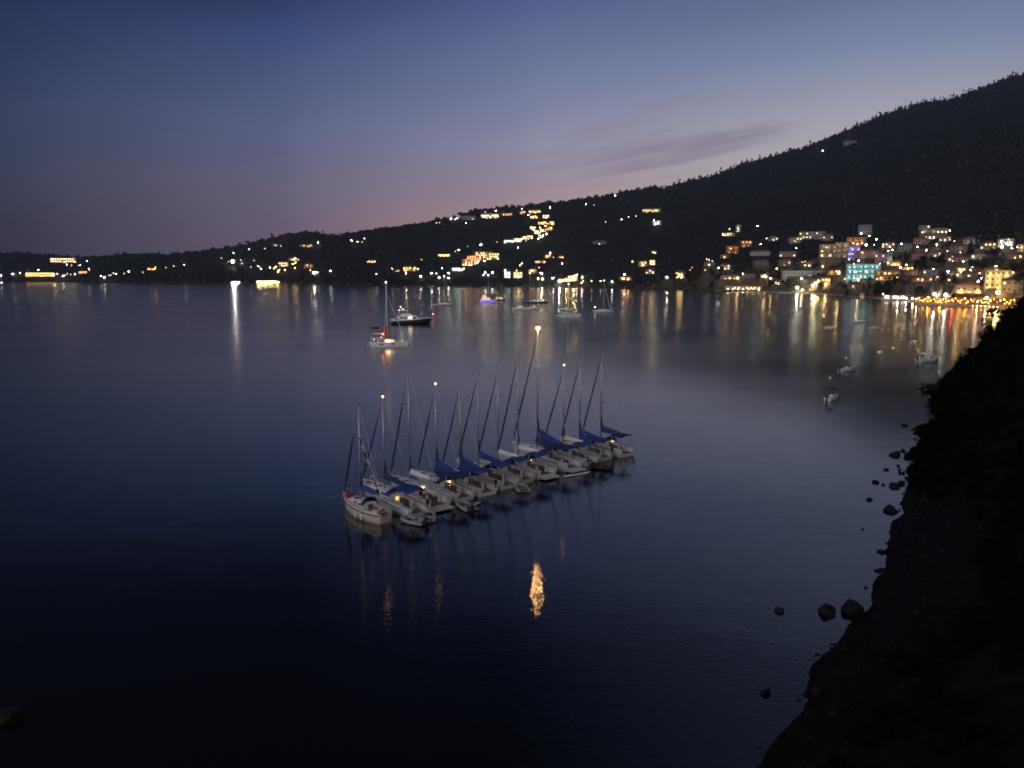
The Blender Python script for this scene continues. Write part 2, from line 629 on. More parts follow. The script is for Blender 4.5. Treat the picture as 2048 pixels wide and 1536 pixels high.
def leaf_cloud(cent, rad, n, size, flat=0.75):
    """n small tilted leaf quads through each ellipsoid crown; returns verts, faces"""
    k = len(cent)
    u = nrng.normal(size=(k, n, 3))
    u /= np.linalg.norm(u, axis=-1, keepdims=True)
    lump = 1 + 0.28 * np.sin(u[..., 0] * 5 + nrng.uniform(0, 6, (k, 1))) * np.sin(u[..., 1] * 4 + nrng.uniform(0, 6, (k, 1))) + 0.18 * np.sin(u[..., 2] * 7 + nrng.uniform(0, 6, (k, 1)))
    rr = nrng.uniform(0.25, 1, (k, n, 1)) ** 0.45 * lump[..., None]
    P = cent[:, None, :] + u * rr * rad[:, None, :]
    a = nrng.normal(size=(k, n, 3))
    a /= np.linalg.norm(a, axis=-1, keepdims=True)
    b_ = np.cross(a, nrng.normal(size=(k, n, 3)))
    b_ /= np.linalg.norm(b_, axis=-1, keepdims=True) + 1e-9
    s = (size if np.isscalar(size) else np.asarray(size)[:, None, None]) * nrng.uniform(.6, 1.3, (k, n, 1))
    a, b_ = a * s, b_ * s * flat
    Q = np.stack([P - a - b_, P + a - b_ * .6, P + a * .7 + b_, P - a * .8 + b_], 2).reshape(-1, 3)
    Fv = np.arange(len(Q)).reshape(-1, 4)
    return Q, Fv


def blobs(cent, rad, sub=1, jit=.18):
    v, f = ico(sub)
    f = np.array(f)
    k = len(cent)
    w = v[None] * (1 + nrng.uniform(-jit, jit, (k, len(v), 1)))
    P = (cent[:, None, :] + w * rad[:, None, :]).reshape(-1, 3)
    Fv = (f[None] + (np.arange(k) * len(v))[:, None, None]).reshape(-1, 3)
    return P, Fv


# scrub: one mass of shrubs over the slope
n = 9000
sx_ = nrng.uniform(5, 200, n)
sy_ = nrng.uniform(20, 205, n)
d_ = inland(sx_, sy_)
bw_ = np.interp(sy_, [36, 44, 52, 60, 70, 80, 84, 90, 300], [3, 4, 6, 7.5, 8, 6, 2, 0.2, 0.2])
k_ = d_ > bw_ + 0.6
sx_, sy_, d_ = sx_[k_], sy_[k_], d_[k_]
sz_ = head_z(sx_, sy_)
near = np.hypot(sx_, sy_)
sr = nrng.uniform(0.7, 1.9, len(sx_)) * np.clip(near / 70, .35, 1)
tall = nrng.uniform(0, 1, len(sx_)) > .93
sr = np.where(tall, sr * 1.35, sr)
cent = np.stack([sx_, sy_, sz_ + sr * .35], -1)
rad = np.stack([sr, sr, sr * nrng.uniform(.7, 1.15, len(sr))], -1)
P1, F1 = leaf_cloud(cent, rad, 46, 0.17 + .08 * np.clip(near / 120, 0, 1.2))
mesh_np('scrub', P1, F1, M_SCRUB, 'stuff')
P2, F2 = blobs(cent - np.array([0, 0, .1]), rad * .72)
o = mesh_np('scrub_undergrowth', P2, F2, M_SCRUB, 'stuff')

# larger bushes standing out along the edge of the slope
bush_px = [(1878, 868, 1.8), (1858, 915, 1.6), (1850, 955, 1.5), (1905, 800, 2.6), (1945, 735, 2.8), (1985, 675, 2.6), (2020, 640, 2.6)]
for i, (x, y, r) in enumerate(bush_px):
    dr = ray(x, y)
    best = None
    for s in np.linspace(60, 260, 500):
        p = Vector((0, 0, H)) + dr * float(s)
        if head_z(np.array([p.x]), np.array([p.y]))[0] >= p.z - .4:
            best = p
            break
    if best is None:
        continue
    lab = ['dark bush overhanging the water at the tip of the near slope',
           'dark bush behind the cluster of wet rocks beside the near slope',
           'dark rounded bush at the waterline just above the pebble strip',
           'dark bush on the slope edge, fourth one up from the beach',
           'dark bush on the slope edge level with the white speedboat',
           'dark bush on the slope edge just below the brightest reflections',
           'topmost dark bush on the slope edge under the lit beach tavern'][i]
    t_ = root('bush', (best.x, best.y, best.z - .3), 0, lab, 'bush', 'bushes along the edge of the dark slope')
    c1 = nrng.normal(size=(7, 3)) * np.array([.55, .55, .35]) * r + np.array([0, 0, r * .6])
    P1, F1 = leaf_cloud(c1, np.tile([[r * .5, r * .5, r * .45]], (7, 1)), 130, .2)
    q = mesh_np('foliage', P1, F1, M_SCRUB)
    q.parent = t_
    mb = MB()
    for k in range(4):
        mb.path([(0, 0, -.4), (c1[k][0] * .5, c1[k][1] * .5, r * .5), tuple(c1[k])], [.07, .05, .02], 5)
    mb.build('stem', M_TRUNK, t_)

# pebbles on the strip of beach
n = 2600
px_ = nrng.uniform(8, 60, n)
py_ = nrng.uniform(34, 90, n)
d_ = inland(px_, py_)
k_ = (d_ > -.3) & (d_ < 8.5)
px_, py_ = px_[k_], py_[k_]
pr = nrng.uniform(.05, .2, len(px_)) * np.where(nrng.uniform(0, 1, len(px_)) > .9, 2.2, 1)
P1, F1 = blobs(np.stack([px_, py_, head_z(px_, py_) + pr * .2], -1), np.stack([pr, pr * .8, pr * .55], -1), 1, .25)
mesh_np('beach_pebbles', P1, F1, mat('pebbles', (0.0105, 0.011, 0.014), 0.8, var=.6, scale=.8, spec=.2), 'stuff')

# rocks
rocks = [(1557, 1222, 26, 'lone round dark rock standing in the water off the pebble strip'),
         (1656, 1226, 42, 'pointed dark rock in the water next to the big shore boulder'),
         (1700, 1222, 54, 'big dark boulder at the lower end of the pebble strip'),
         (1781, 1022, 32, 'flat dark rock at the upper end of the pebble strip'),
         (1849, 1008, 44, 'large pale boulder under the scrub at the head of the strip'),
         (1789, 974, 22, 'blocky dark rock just above the flat rock by the strip'),
         (1803, 968, 16, 'small rock wedged between the blocky rock and the scrub'),
         (1749, 965, 15, 'outermost small rock off the cluster beside the near slope'),
         (1766, 970, 9, 'tiny rock between the outermost rock and the blocky one'),
         (1740, 1000, 15, 'low awash rock out from the flat rock'),
         (1790, 911, 26, 'long low rock in the middle of the cluster by the slope'),
         (1805, 902, 13, 'small rock touching the upper side of the long low rock'),
         (1822, 914, 22, 'dark rock between the long low rock and the scrub'),
         (1808, 851, 15, 'flat slab poking from the tip of the near slope'),
         (1797, 932, 8, 'upper of two tiny rocks below the long low rock'),
         (1800, 940, 8, 'lower of two tiny rocks below the long low rock'),
         (1772, 940, 13, 'barely awash rock left of the two tiny rocks'),
         (1725, 1059, 7, 'tiny lone rock out from the middle of the strip'),
         (1731, 1176, 8, 'tiny rock at the lower water edge of the strip'),
         (1533, 1385, 26, 'dark rock in the water close to the lower slope'),
         (1785, 1300, 30, 'jagged boulder on the lower slope under the pebble strip'),
         (1760, 1325, 22, 'small boulder at the foot of the jagged boulder'),
         (1812, 1318, 18, 'pale stone right of the jagged boulder on the lower slope'),
         (1732, 1342, 20, 'stone left of the small boulder on the lower slope'),
         (1690, 1300, 18, 'stone at the bend of the shore below the big boulder'),
         (1627, 1372, 14, 'pale stone at the waterline of the lower slope'),
         (1885, 1120, 20, 'stone at the top of the pebble strip near the scrub'),
         (1850, 1085, 15, 'stone in the upper middle of the pebble strip'),
         (1820, 1160, 14, 'stone in the lower middle of the pebble strip'),
         (22, 1436, 66, 'half seen dark boulder in the bottom corner of the bay')]
for x, y, w, lab in rocks:
    p = water(x, y)
    for _ in range(6):
        zz = max(0.0, float(head_z(np.array([p.x]), np.array([p.y]))[0]))
        dr = ray(x, y)
        tt = (H - zz) / -dr.z
        p = Vector((dr.x * tt, dr.y * tt, zz))
    r = w / 2 * p.length / F * 1.04
    mb = MB()
    v, f = ico(3)
    ph = rnd.uniform(0, 9)
    w_ = v * (1 + .16 * np.sin(v[:, :1] * 3.1 + ph) * np.sin(v[:, 1:2] * 2.7 + ph) + .10 * np.sin(v[:, 2:] * 6 + ph * 2) + nrng.uniform(-.05, .05, (len(v), 1)))
    for _k in range(9):                                   # broken faces: flatten against random planes
        nn = nrng.normal(size=3)
        nn /= np.linalg.norm(nn)
        dd = w_ @ nn
        w_ = w_ - np.outer(np.maximum(dd - .6, 0), nn) * .9
    mb.add((w_ * np.array([r, r * .8, r * rnd.uniform(.5, .8)])).tolist(), f)
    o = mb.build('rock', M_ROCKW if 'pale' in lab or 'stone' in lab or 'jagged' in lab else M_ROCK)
    o.location = (p.x, p.y, zz + r * .1)
    o.rotation_euler = (0, 0, rnd.uniform(0, 6))
    tag(o, lab, 'rock', 'rocks along the near shore')

# ------------------------------------------------------------------ houses on the far shore: data first, the forest keeps clear of them
BOXM = {}


def unit_box(m):
    if m.name not in BOXM:
        b_ = MB().box(-.5, .5, -.5, .5, -.5, .5)
        me = bpy.data.meshes.new('window_block')
        me.from_pydata(b_.v, [], b_.f)
        me.materials.append(m)
        BOXM[m.name] = me
    return BOXM[m.name]


GL = {'w': (1.0, 0.74, 0.42), 'y': (1.0, 0.66, 0.20), 'o': (1.0, 0.42, 0.12), 'c': (1.0, 0.95, 0.86), 'g': (0.85, 1.0, 0.72), 't': (0.25, 1.0, 0.75), 'a': (0.45, 1.0, 0.95), 'p': (0.45, 0.32, 1.0), 'r': (1.0, 0.10, 0.05), 'b': (0.10, 0.12, 1.0)}
pads = []
keepout = []      # az, r_min, r_max, half width


def pane(parent, m, x, y, z, w, h, dep=0.14, name='window'):
    o = link(name, unit_box(m), parent)
    o.location = (x, y, z)
    o.scale = (w, dep, h)
    return o


def house(name, label, cat, px, py, w, h, st=2, wall='white', roof='hip', lit=.4, wc='w', ws=3.0, lamps=None, balc=False, bays=None, depth=None, yaw=None, group=None, lift=0.0):
    az, r = hit(px, py)
    base = pol(az, r)
    wm_ = w * r / F
    hm = h * r / F
    if yaw is None:
        yaw = rnd.uniform(-.3, .3)
    dm = depth or max(6.0, min(wm_ * .7, 12))
    rz = -az + yaw
    base = base + Vector((math.sin(az), math.cos(az), 0)) * dm * .5
    t_ = root(name, (base.x, base.y, base.z + lift), rz, label, cat, group)
    keepout.append((az, r - (22 if r < 1000 else 34 if r < 1300 else 95), r + dm + 3, wm_ / 2 + (3 if r < 1300 else 6)))
    pads.append((az, r, wm_, dm, base.z))
    far = r > 1000
    rh = {'flat': .45, 'hip': min(hm * .28, 2.2), 'gable': min(hm * .32, 2.6), 'dome': 1}[roof]
    bh = hm - rh
    mw = WALLM[wall]
    MB().box(-wm_ / 2, wm_ / 2, -dm / 2, dm / 2, -8, bh).build('wall', mw, t_)
    mb = MB()
    e = .45
    if roof == 'flat':
        q = .3
        for s in (-1, 1):
            mb.box(-wm_ / 2 - .05, wm_ / 2 + .05, min(s * (dm / 2 + .05), s * (dm / 2 - q)), max(s * (dm / 2 + .05), s * (dm / 2 - q)), bh, bh + rh)
            mb.box(min(s * (wm_ / 2 + .05), s * (wm_ / 2 - q)), max(s * (wm_ / 2 + .05), s * (wm_ / 2 - q)), -dm / 2 + q + .05, dm / 2 - q - .05, bh, bh + rh)
        mb.build('parapet', mw, t_)
    elif roof == 'hip':
        X, Y = wm_ / 2 + e, dm / 2 + e
        k = min(X, Y) * .9
        mb.add([(-X, -Y, bh), (X, -Y, bh), (X, Y, bh), (-X, Y, bh), (-X + k, 0, bh + rh), (X - k, 0, bh + rh)], [[3, 2, 1, 0], [0, 1, 5, 4], [1, 2, 5], [2, 3, 4, 5], [3, 0, 4]])
        mb.build('roof', M_TILE, t_)
    else:
        X, Y = wm_ / 2 + e, dm / 2 + e
        mb.add([(-X, -Y, bh), (X, -Y, bh), (X, Y, bh), (-X, Y, bh), (0, -Y, bh + rh), (0, Y, bh + rh)], [[3, 2, 1, 0], [0, 1, 4], [2, 3, 5], [1, 2, 5, 4], [3, 0, 4, 5]])
        mb.build('roof', M_TILE, t_)
    if roof != 'flat' and rnd.random() < .5:
        MB().box(wm_ * .22, wm_ * .22 + .8, dm * .1, dm * .1 + .8, bh + rh * .2, bh + rh + .7).build('chimney', mw, t_)
    nb = bays or max(2, int(round(wm_ / (4.6 if far else 3.4))))
    sh = bh / st
    wl = glow('lit_window_%s_%g' % (wc, ws), GL[wc], ws)
    ww = min(1.7 if far else 1.25, wm_ / nb * .55)
    for f_ in range(st):
        for k in range(nb):
            x = (k + .5) / nb * wm_ - wm_ / 2
            L_ = rnd.random() < lit
            tall_ = balc or (f_ == 0 and k == nb // 2)
            hh = min(sh * .72, 2.1) if tall_ else min(sh * .5, 1.4)
            zc_ = f_ * sh + (hh / 2 + .15 if tall_ else sh * .55)
            pane(t_, wl if L_ else M_WINDARK, x, -dm / 2 - .02, zc_, ww, hh, name='door' if (f_ == 0 and tall_ and not balc) else 'window')
        if balc and f_ > 0:
            mb = MB()
            mb.box(-wm_ / 2 + .1, wm_ / 2 - .1, -dm / 2 - 1.3, -dm / 2, f_ * sh - .1, f_ * sh + .08)
            mb.box(-wm_ / 2 + .1, wm_ / 2 - .1, -dm / 2 - 1.3, -dm / 2 - 1.22, f_ * sh + .082, f_ * sh + .85)
            mb.build('balcony', mw, t_)
    # side windows
    for s in (-1, 1):
        o = pane(t_, M_WINDARK, s * (wm_ / 2 + .02), 0, bh * .6, .14, 1.2, 1.1)
    if lamps:
        c, n_, S = lamps
        I = S * (1.7 if far else 2.0)
        rr = .22
        mm = glow('facade_lamp_%s_%g' % (c, S), GL[c], I / (math.pi * rr * rr))
        mm2 = glow('added_facade_wash_%s_%g' % (c, S), GL[c], I * 3.2 / .25)
        for f_ in range(st):
            for k in range(n_):
                x = (k + .5) / n_ * wm_ - wm_ / 2 + rnd.uniform(-.4, .4)
                if name == 'beach_bar' or rnd.random() < (.12 if not far else .2):       # a bare bulb
                    q = MB().ball((0, 0, 0), rr, 1).build('bulb_or_added_wash', mm, t_, True)
                else:                                             # added washer hidden from view to light the wall: only its wall face glows
                    q = MB().add([(-.35, .1, -.18), (.35, .1, -.18), (.35, .1, .18), (-.35, .1, .18)], [[3, 2, 1, 0]], 1).box(-.4, .4, -.08, .08, -.24, .24).build('bulb_or_added_wash', [M_POLE, mm2], t_)
                q.location = (x, -dm / 2 - (1.25 if balc else 1.6), f_ * sh + sh * (.3 if f_ else .12) + .25)
    return t_


G_LEFT = 'houses along the far left shore'
G_RIDGE = 'houses on the ridge'
G_MID = 'houses along the middle shore'
G_VIL = 'village houses on the right shore'
HS = []


def hz(*a, **k):
    HS.append((a, k))


# far left
hz('hotel', 'long low hotel with a bright yellow row at the left waterline', 'hotel', 80, 553, 42, 7, st=2, wall='ochre', roof='flat', lit=1, wc='y', ws=7, lamps=('y', 8, 16), group=G_LEFT)
hz('hotel', 'pale hotel glowing alone on the crest of the left hill', 'hotel', 128, 525, 40, 8, st=2, wall='cream', roof='flat', lit=.9, wc='w', ws=6, lamps=('w', 6, 14), group=G_LEFT)
hz('house', 'small warm lit house below the crest hotel on the left', 'house', 165, 547, 13, 5, wall='ochre', lit=1, wc='o', ws=5, lamps=('w', 2, 8), group=G_LEFT)
hz('house', 'small orange lit house high on the left slope', 'house', 303, 540, 15, 5, wall='ochre', lit=.8, wc='o', ws=5, lamps=('o', 2, 10), group=G_LEFT)
hz('house', 'pale two storey house with warm front above the lit pier', 'house', 568, 533, 20, 10, wall='cream', lit=.7, wc='w', ws=4, lamps=('w', 2, 10), group=G_MID)
hz('house', 'long roofed house uphill behind the lit pier', 'house', 588, 521, 20, 6, wall='white', lit=.4, wc='y', ws=4, lamps=('y', 1, 8), group=G_MID)
hz('house', 'brick coloured house right of the lit pier', 'house', 618, 536, 17, 9, wall='ochre', lit=.5, wc='w', ws=4, lamps=('o', 2, 8), group=G_MID)
hz('house', 'house with a bright terrace right of the brick coloured one', 'house', 630, 548, 12, 6, wall='white', lit=.6, wc='g', ws=4, lamps=('g', 1, 16), group=G_MID)
hz('house', 'ridge house with a row of warm windows under the round hill', 'house', 613, 494, 24, 5, st=1, wall='cream', roof='flat', lit=.7, wc='o', ws=4, lamps=('w', 2, 5), group=G_RIDGE)
hz('house', 'small house with one glowing window at the round hill', 'house', 551, 492, 13, 5, st=1, wall='white', lit=.4, wc='w', ws=4, group=G_RIDGE)
hz('house', 'little lit house alone in the woods above the catamaran', 'house', 744, 525, 16, 6, st=1, wall='cream', lit=.9, wc='y', ws=5, lamps=('w', 2, 8), group=G_MID)
hz('house', 'orange lit terraced house in the woods behind the motor yacht', 'house', 820, 542, 26, 10, wall='ochre', lit=.7, wc='o', ws=4, lamps=('y', 3, 10), group=G_MID)
hz('house', 'low house left of the orange lit terraced house', 'house', 793, 544, 12, 5, st=1, wall='ochre', lit=.6, wc='o', ws=4, lamps=('o', 1, 6), group=G_MID)
# ridge villas
hz('villa', 'white villa at the left start of the ridge villas', 'villa', 907, 440, 18, 6, st=1, wall='white', roof='flat', lit=.6, wc='g', ws=5, lamps=('g', 1, 12), group=G_RIDGE)
hz('villa', 'dim unlit villa between two bright ones on the ridge', 'villa', 938, 440, 28, 8, wall='grey', roof='flat', lit=.1, group=G_RIDGE)
hz('villa', 'brightest villa on the ridge with a long glowing front', 'villa', 980, 436, 34, 9, st=1, wall='white', roof='flat', lit=1, wc='w', ws=9, lamps=('w', 4, 24), group=G_RIDGE)
hz('villa', 'low villa with a thin warm line right of the brightest villa', 'villa', 1014, 431, 22, 5, st=1, wall='cream', roof='flat', lit=.7, wc='o', ws=4, lamps=('w', 2, 5), group=G_RIDGE)
hz('villa', 'small orange villa beside the long yellow one on the ridge', 'villa', 1046, 428, 12, 7, wall='ochre', lit=.6, wc='o', ws=4, lamps=('o', 1, 10), group=G_RIDGE)
hz('villa', 'long yellow villa on top of the lamp lined hill street', 'villa', 1070, 426, 24, 6, st=1, wall='cream', roof='flat', lit=1, wc='y', ws=6, lamps=('y', 3, 10), group=G_RIDGE)
hz('villa', 'wide roofed villa with one yellow glowing hall high on the dark hill', 'villa', 1303, 424, 36, 8, st=1, wall='cream', roof='hip', lit=.4, wc='y', ws=6, lamps=('y', 2, 12), group=G_RIDGE)
hz('house', 'white house with three bright lamps on the dark hillside', 'house', 1312, 450, 16, 8, wall='white', roof='flat', lit=.3, wc='c', ws=3, group=G_RIDGE)
# hill street
cl = [(1070, 437, 16, 'y'), (1093, 437, 14, 'w'), (1086, 449, 18, 'o'), (1104, 450, 10, 'o'), (1066, 459, 12, 'w'), (1090, 464, 18, 'y'), (1100, 460, 12, 'o'), (1075, 468, 12, 'y'), (1082, 475, 12, 'g'), (1060, 478, 12, 'w'), (1048, 479, 10, 'o'), (1034, 484, 18, 'g'), (1015, 486, 16, 'g')]
for i, (x, y, w, c) in enumerate(cl):
    hz('house', 'lit hill street house, %s of the thirteen counted downhill' % ('topmost' if i == 0 else 'lowest' if i == 12 else ORD[i + 1]), 'house', x, y, w, 7, st=2, wall=['cream', 'white', 'ochre'][i % 3], roof=['hip', 'flat'][i % 2], lit=.7, wc=c, ws=5, lamps=(c, 2, 8), group='houses climbing the hill street')
# stepped hotel
for i, (x, y, w, h, c) in enumerate([(935, 531, 22, 12, 'o'), (950, 523, 30, 12, 'o'), (966, 516, 34, 12, 'w'), (986, 519, 26, 13, 'y')]):
    hz('hotel_block', 'yellow lit stepped hotel block under the hill street, %s of four' % ['lowest', 'second lowest', 'highest', 'rightmost'][i], 'hotel', x, y, w, h, st=3, wall='ochre', roof='flat', lit=.75, wc=c, ws=4.5, lamps=(c, 4, 7), balc=True, group='blocks of the stepped hotel')
hz('house', 'long terrace with yellow lamps left of the stepped hotel', 'house', 889, 513, 24, 5, st=1, wall='cream', roof='flat', lit=.8, wc='y', ws=5, lamps=('y', 3, 8), group=G_MID)
hz('house', 'white lit seafront house below the stepped hotel', 'house', 914, 542, 22, 8, wall='white', lit=.7, wc='g', ws=5, lamps=('g', 3, 10), group=G_MID)
hz('house', 'bright greenish white seafront house behind the ketch', 'house', 1014, 556, 12, 12, wall='white', roof='flat', lit=.6, wc='g', ws=5, lamps=('g', 2, 30), group=G_MID)
hz('house', 'golden lit seafront house behind the ketch', 'house', 1035, 556, 18, 14, wall='cream', lit=.7, wc='y', ws=5, lamps=('y', 2, 20), group=G_MID)
hz('house', 'reddish house among pines right of the golden seafront house', 'house', 1066, 547, 16, 10, wall='ochre', lit=.4, wc='o', ws=3, lamps=('o', 1, 8), group=G_MID)
hz('house', 'yellow lit long house on the slope above the ketch', 'house', 1080, 526, 22, 6, st=1, wall='cream', lit=.6, wc='y', ws=4, lamps=('y', 2, 9), group=G_MID)
hz('house', 'small yellow gabled house at the end of the long house', 'house', 1095, 516, 12, 8, wall='cream', roof='gable', lit=.5, wc='y', ws=4, lamps=('y', 1, 12), group=G_MID)
hz('house', 'small orange lit house alone right of the long yellow house', 'house', 1122, 516, 12, 6, wall='ochre', lit=.5, wc='o', ws=4, lamps=('o', 1, 6), group=G_MID)
hz('tavern', 'bright golden seafront tavern behind the white catamaran', 'tavern', 1145, 562, 20, 12, wall='cream', lit=.8, wc='y', ws=6, lamps=('y', 2, 40), group=G_MID)
hz('house', 'low yellow lit annexe left of the golden tavern', 'house', 1130, 564, 14, 8, st=1, wall='cream', lit=.7, wc='y', ws=5, lamps=('y', 1, 14), group=G_MID)
hz('house', 'dim pale villa on the dark slope above the small sailboat', 'house', 1200, 489, 26, 8, wall='grey', roof='hip', lit=.1, group=G_MID)
hz('house', 'orange lit low house at the shore above the tiny lit sailboat', 'house', 1251, 560, 22, 8, st=1, wall='ochre', lit=.7, wc='o', ws=4, lamps=('o', 2, 8), group=G_MID)
hz('house', 'pale house with yellow gable lamp in the lone hillside cluster', 'house', 1286, 533, 16, 12, wall='cream', lit=.4, wc='y', ws=4, lamps=('y', 1, 18), group=G_MID)
hz('house', 'right neighbour with the lit side wall in the lone hillside cluster', 'house', 1304, 530, 12, 12, wall='white', roof='gable', lit=.5, wc='y', ws=4, lamps=('y', 1, 16), group=G_MID)
hz('house', 'brown gabled house at the foot of the lone hillside cluster', 'house', 1302, 548, 20, 11, wall='stone', roof='gable', lit=.2, wc='w', ws=3, lamps=('w', 1, 6), group=G_MID)
hz('house', 'little square yellow lit house on top of the lone cluster', 'house', 1307, 508, 9, 6, st=1, wall='cream', roof='flat', lit=1, wc='y', ws=7, bays=2, group=G_MID)
hz('house', 'golden lit house wrapped by a tree left of the beach bar', 'house', 1360, 556, 18, 14, wall='ochre', lit=.7, wc='y', ws=4, lamps=('y', 2, 22), group=G_MID)
# village, left half
hz('beach_bar', 'long beach bar with a row of bright lamps above the sand', 'bar', 1486, 580, 66, 7, st=1, wall='cream', roof='flat', lit=.5, wc='y', ws=3, lamps=('w', 7, 12), depth=9, yaw=0, group=G_VIL)
hz('house', 'orange lit house frame with open balconies on the slope', 'house', 1464, 507, 22, 14, wall='ochre', roof='flat', lit=.3, wc='o', ws=3, lamps=('o', 2, 7), balc=True, group=G_VIL)
hz('house', 'low orange annexe below the house with open balconies', 'house', 1450, 516, 16, 6, st=1, wall='ochre', roof='flat', lit=.3, wc='o', ws=3, lamps=('o', 1, 5), group=G_VIL)
hz('house', 'orange lit cottage upper right of the house with open balconies', 'house', 1491, 493, 20, 11, wall='ochre', roof='flat', lit=.3, wc='o', ws=3, lamps=('o', 2, 5), group=G_VIL)
hz('house', 'lit hillside house with warm terrace above the orange ones', 'house', 1458, 472, 24, 7, wall='cream', lit=.5, wc='w', ws=4, lamps=('w', 2, 7), group=G_VIL)
hz('house', 'narrow lit tower house at the top of the left village', 'house', 1477, 463, 8, 12, st=3, wall='white', roof='flat', lit=.3, wc='w', ws=3, lamps=('w', 1, 5), group=G_VIL)
hz('house', 'pale unlit house with an arched front right of the orange cottage', 'house', 1521, 512, 36, 11, wall='white', roof='hip', lit=0, group=G_VIL)
hz('house', 'pale unlit long house left of the cream hotel', 'house', 1576, 514, 30, 10, wall='pink', roof='flat', lit=.05, group=G_VIL)
hz('house', 'grey block with a row of small lit windows high on the slope', 'house', 1625, 479, 46, 14, wall='grey', roof='flat', lit=.5, wc='w', ws=2.5, lamps=('w', 3, 1.5), group=G_VIL)
hz('house', 'long low pale terrace of rooms behind the bright jetty lamp', 'house', 1606, 553, 78, 10, st=1, wall='white', roof='flat', lit=.1, wc='w', ws=2, bays=12, lamps=('w', 4, .8), group=G_VIL)
hz('house', 'yellow lit cottage behind the right end of the beach bar', 'house', 1529, 556, 14, 9, wall='cream', lit=.6, wc='y', ws=4, lamps=('y', 1, 9), group=G_VIL)
hz('house', 'low wide house behind the middle of the beach bar', 'house', 1460, 559, 34, 9, st=1, wall='cream', lit=.4, wc='y', ws=3, lamps=('y', 2, 3), group=G_VIL)
hz('house', 'dim house under trees left of the yellow cottage', 'house', 1500, 556, 26, 9, st=1, wall='grey', lit=.2, wc='w', ws=2, group=G_VIL)
hz('house', 'dim stone house in the trees above the yellow cottage', 'house', 1522, 532, 30, 12, wall='stone', lit=0, group=G_VIL)
hz('house', 'orange lit seafront house right of the bright jetty lamp', 'house', 1652, 571, 16, 14, wall='ochre', lit=.5, wc='o', ws=4, lamps=('y', 1, 12), group=G_VIL)
# village, right half
hz('hotel', 'cream terraced hotel with lit balconies at the upper village', 'hotel', 1664, 513, 44, 22, st=3, wall='cream', roof='flat', lit=.45, wc='y', ws=2.5, lamps=('w', 4, 4), balc=True, yaw=.1, group=G_VIL)
hz('hotel', 'second cream block with dark balcony openings beside the terraced hotel', 'hotel', 1684, 515, 24, 26, st=3, wall='cream', roof='flat', lit=.2, wc='w', ws=2.5, lamps=('w', 2, 3.5), balc=True, yaw=-.1, group=G_VIL)
hz('house', 'violet lit apartment house above the turquoise hotel', 'house', 1707, 522, 20, 26, st=3, wall='lilac', roof='flat', lit=.2, wc='p', ws=3, lamps=('p', 2, 5), balc=True, yaw=0, group=G_VIL)
hz('house', 'orange flat block at the very top behind the violet house', 'house', 1713, 491, 30, 14, wall='ochre', roof='flat', lit=.4, wc='o', ws=4, lamps=('o', 3, 6), group=G_VIL)
hz('house', 'pink house with a long tiled roof right of the violet house', 'house', 1736, 516, 38, 16, wall='pink', roof='hip', lit=.1, wc='w', ws=3, lamps=('w', 2, 1.6), yaw=.1, group=G_VIL)
hz('house', 'pink and lilac house beside the bell tower', 'house', 1763, 526, 22, 16, wall='pink', roof='flat', lit=.25, wc='w', ws=2, lamps=('p', 2, 1.5), yaw=-.1, group=G_VIL)
hz('hotel', 'turquoise lit hotel of three storeys in the village middle', 'hotel', 1725, 556, 56, 25, st=3, wall='turquoise', roof='flat', lit=.12, wc='w', ws=3, lamps=('a', 6, 4), balc=True, yaw=.05, depth=10, group=G_VIL)
hz('house', 'golden lit arcaded house at the right of the turquoise hotel', 'house', 1775, 559, 40, 16, wall='ochre', roof='flat', lit=.5, wc='o', ws=3, lamps=('y', 4, 6), balc=True, yaw=-.1, group=G_VIL)
hz('house', 'small golden house at the left of the turquoise hotel', 'house', 1668, 549, 20, 10, wall='ochre', roof='hip', lit=.5, wc='y', ws=4, lamps=('y', 2, 8), group=G_VIL)
hz('house', 'dim olive coloured block above the small golden house', 'house', 1660, 532, 36, 16, st=2, wall='stone', roof='flat', lit=0, group=G_VIL)
hz('chapel', 'small yellow lit chapel at the foot of the bell tower', 'chapel', 1790, 531, 18, 10, st=1, wall='cream', roof='gable', lit=.3, wc='y', ws=4, lamps=('y', 2, 14), group=G_VIL)
hz('house', 'yellow lit terrace house right of the chapel', 'house', 1815, 541, 20, 7, st=1, wall='ochre', lit=.5, wc='y', ws=4, lamps=('y', 2, 9), group=G_VIL)
hz('house', 'grey tower house with two white lamps high above the hotel', 'house', 1730, 470, 22, 18, st=3, wall='grey', roof='flat', lit=.05, wc='c', ws=2, group=G_VIL)
hz('house', 'lit house with arched terrace highest on the right hill', 'house', 1866, 478, 42, 18, wall='stone', roof='flat', lit=.4, wc='w', ws=3, lamps=('w', 3, 4), balc=True, group=G_VIL)
hz('house', 'square house above the arched terrace house', 'house', 1850, 461, 18, 9, wall='grey', roof='flat', lit=.1, wc='y', ws=3, group=G_VIL)
hz('house', 'pale curved roof house right of the arched terrace', 'house', 1918, 505, 28, 14, wall='stone', lit=.1, wc='w', ws=2, lamps=('w', 1, 1.2), group=G_VIL)
hz('house', 'long pale pink house with a low tiled roof', 'house', 1923, 524, 38, 10, st=1, wall='pink', roof='hip', lit=.1, wc='w', ws=2, lamps=('w', 2, 1.2), group=G_VIL)
hz('house', 'cluttered dim house left of the long pink one', 'house', 1892, 524, 22, 13, wall='stone', lit=.2, wc='w', ws=2, group=G_VIL)
hz('house', 'pale grey cottage in the middle of the right village', 'house', 1862, 552, 24, 10, st=1, wall='grey', roof='flat', lit=.1, wc='w', ws=2, group=G_VIL)
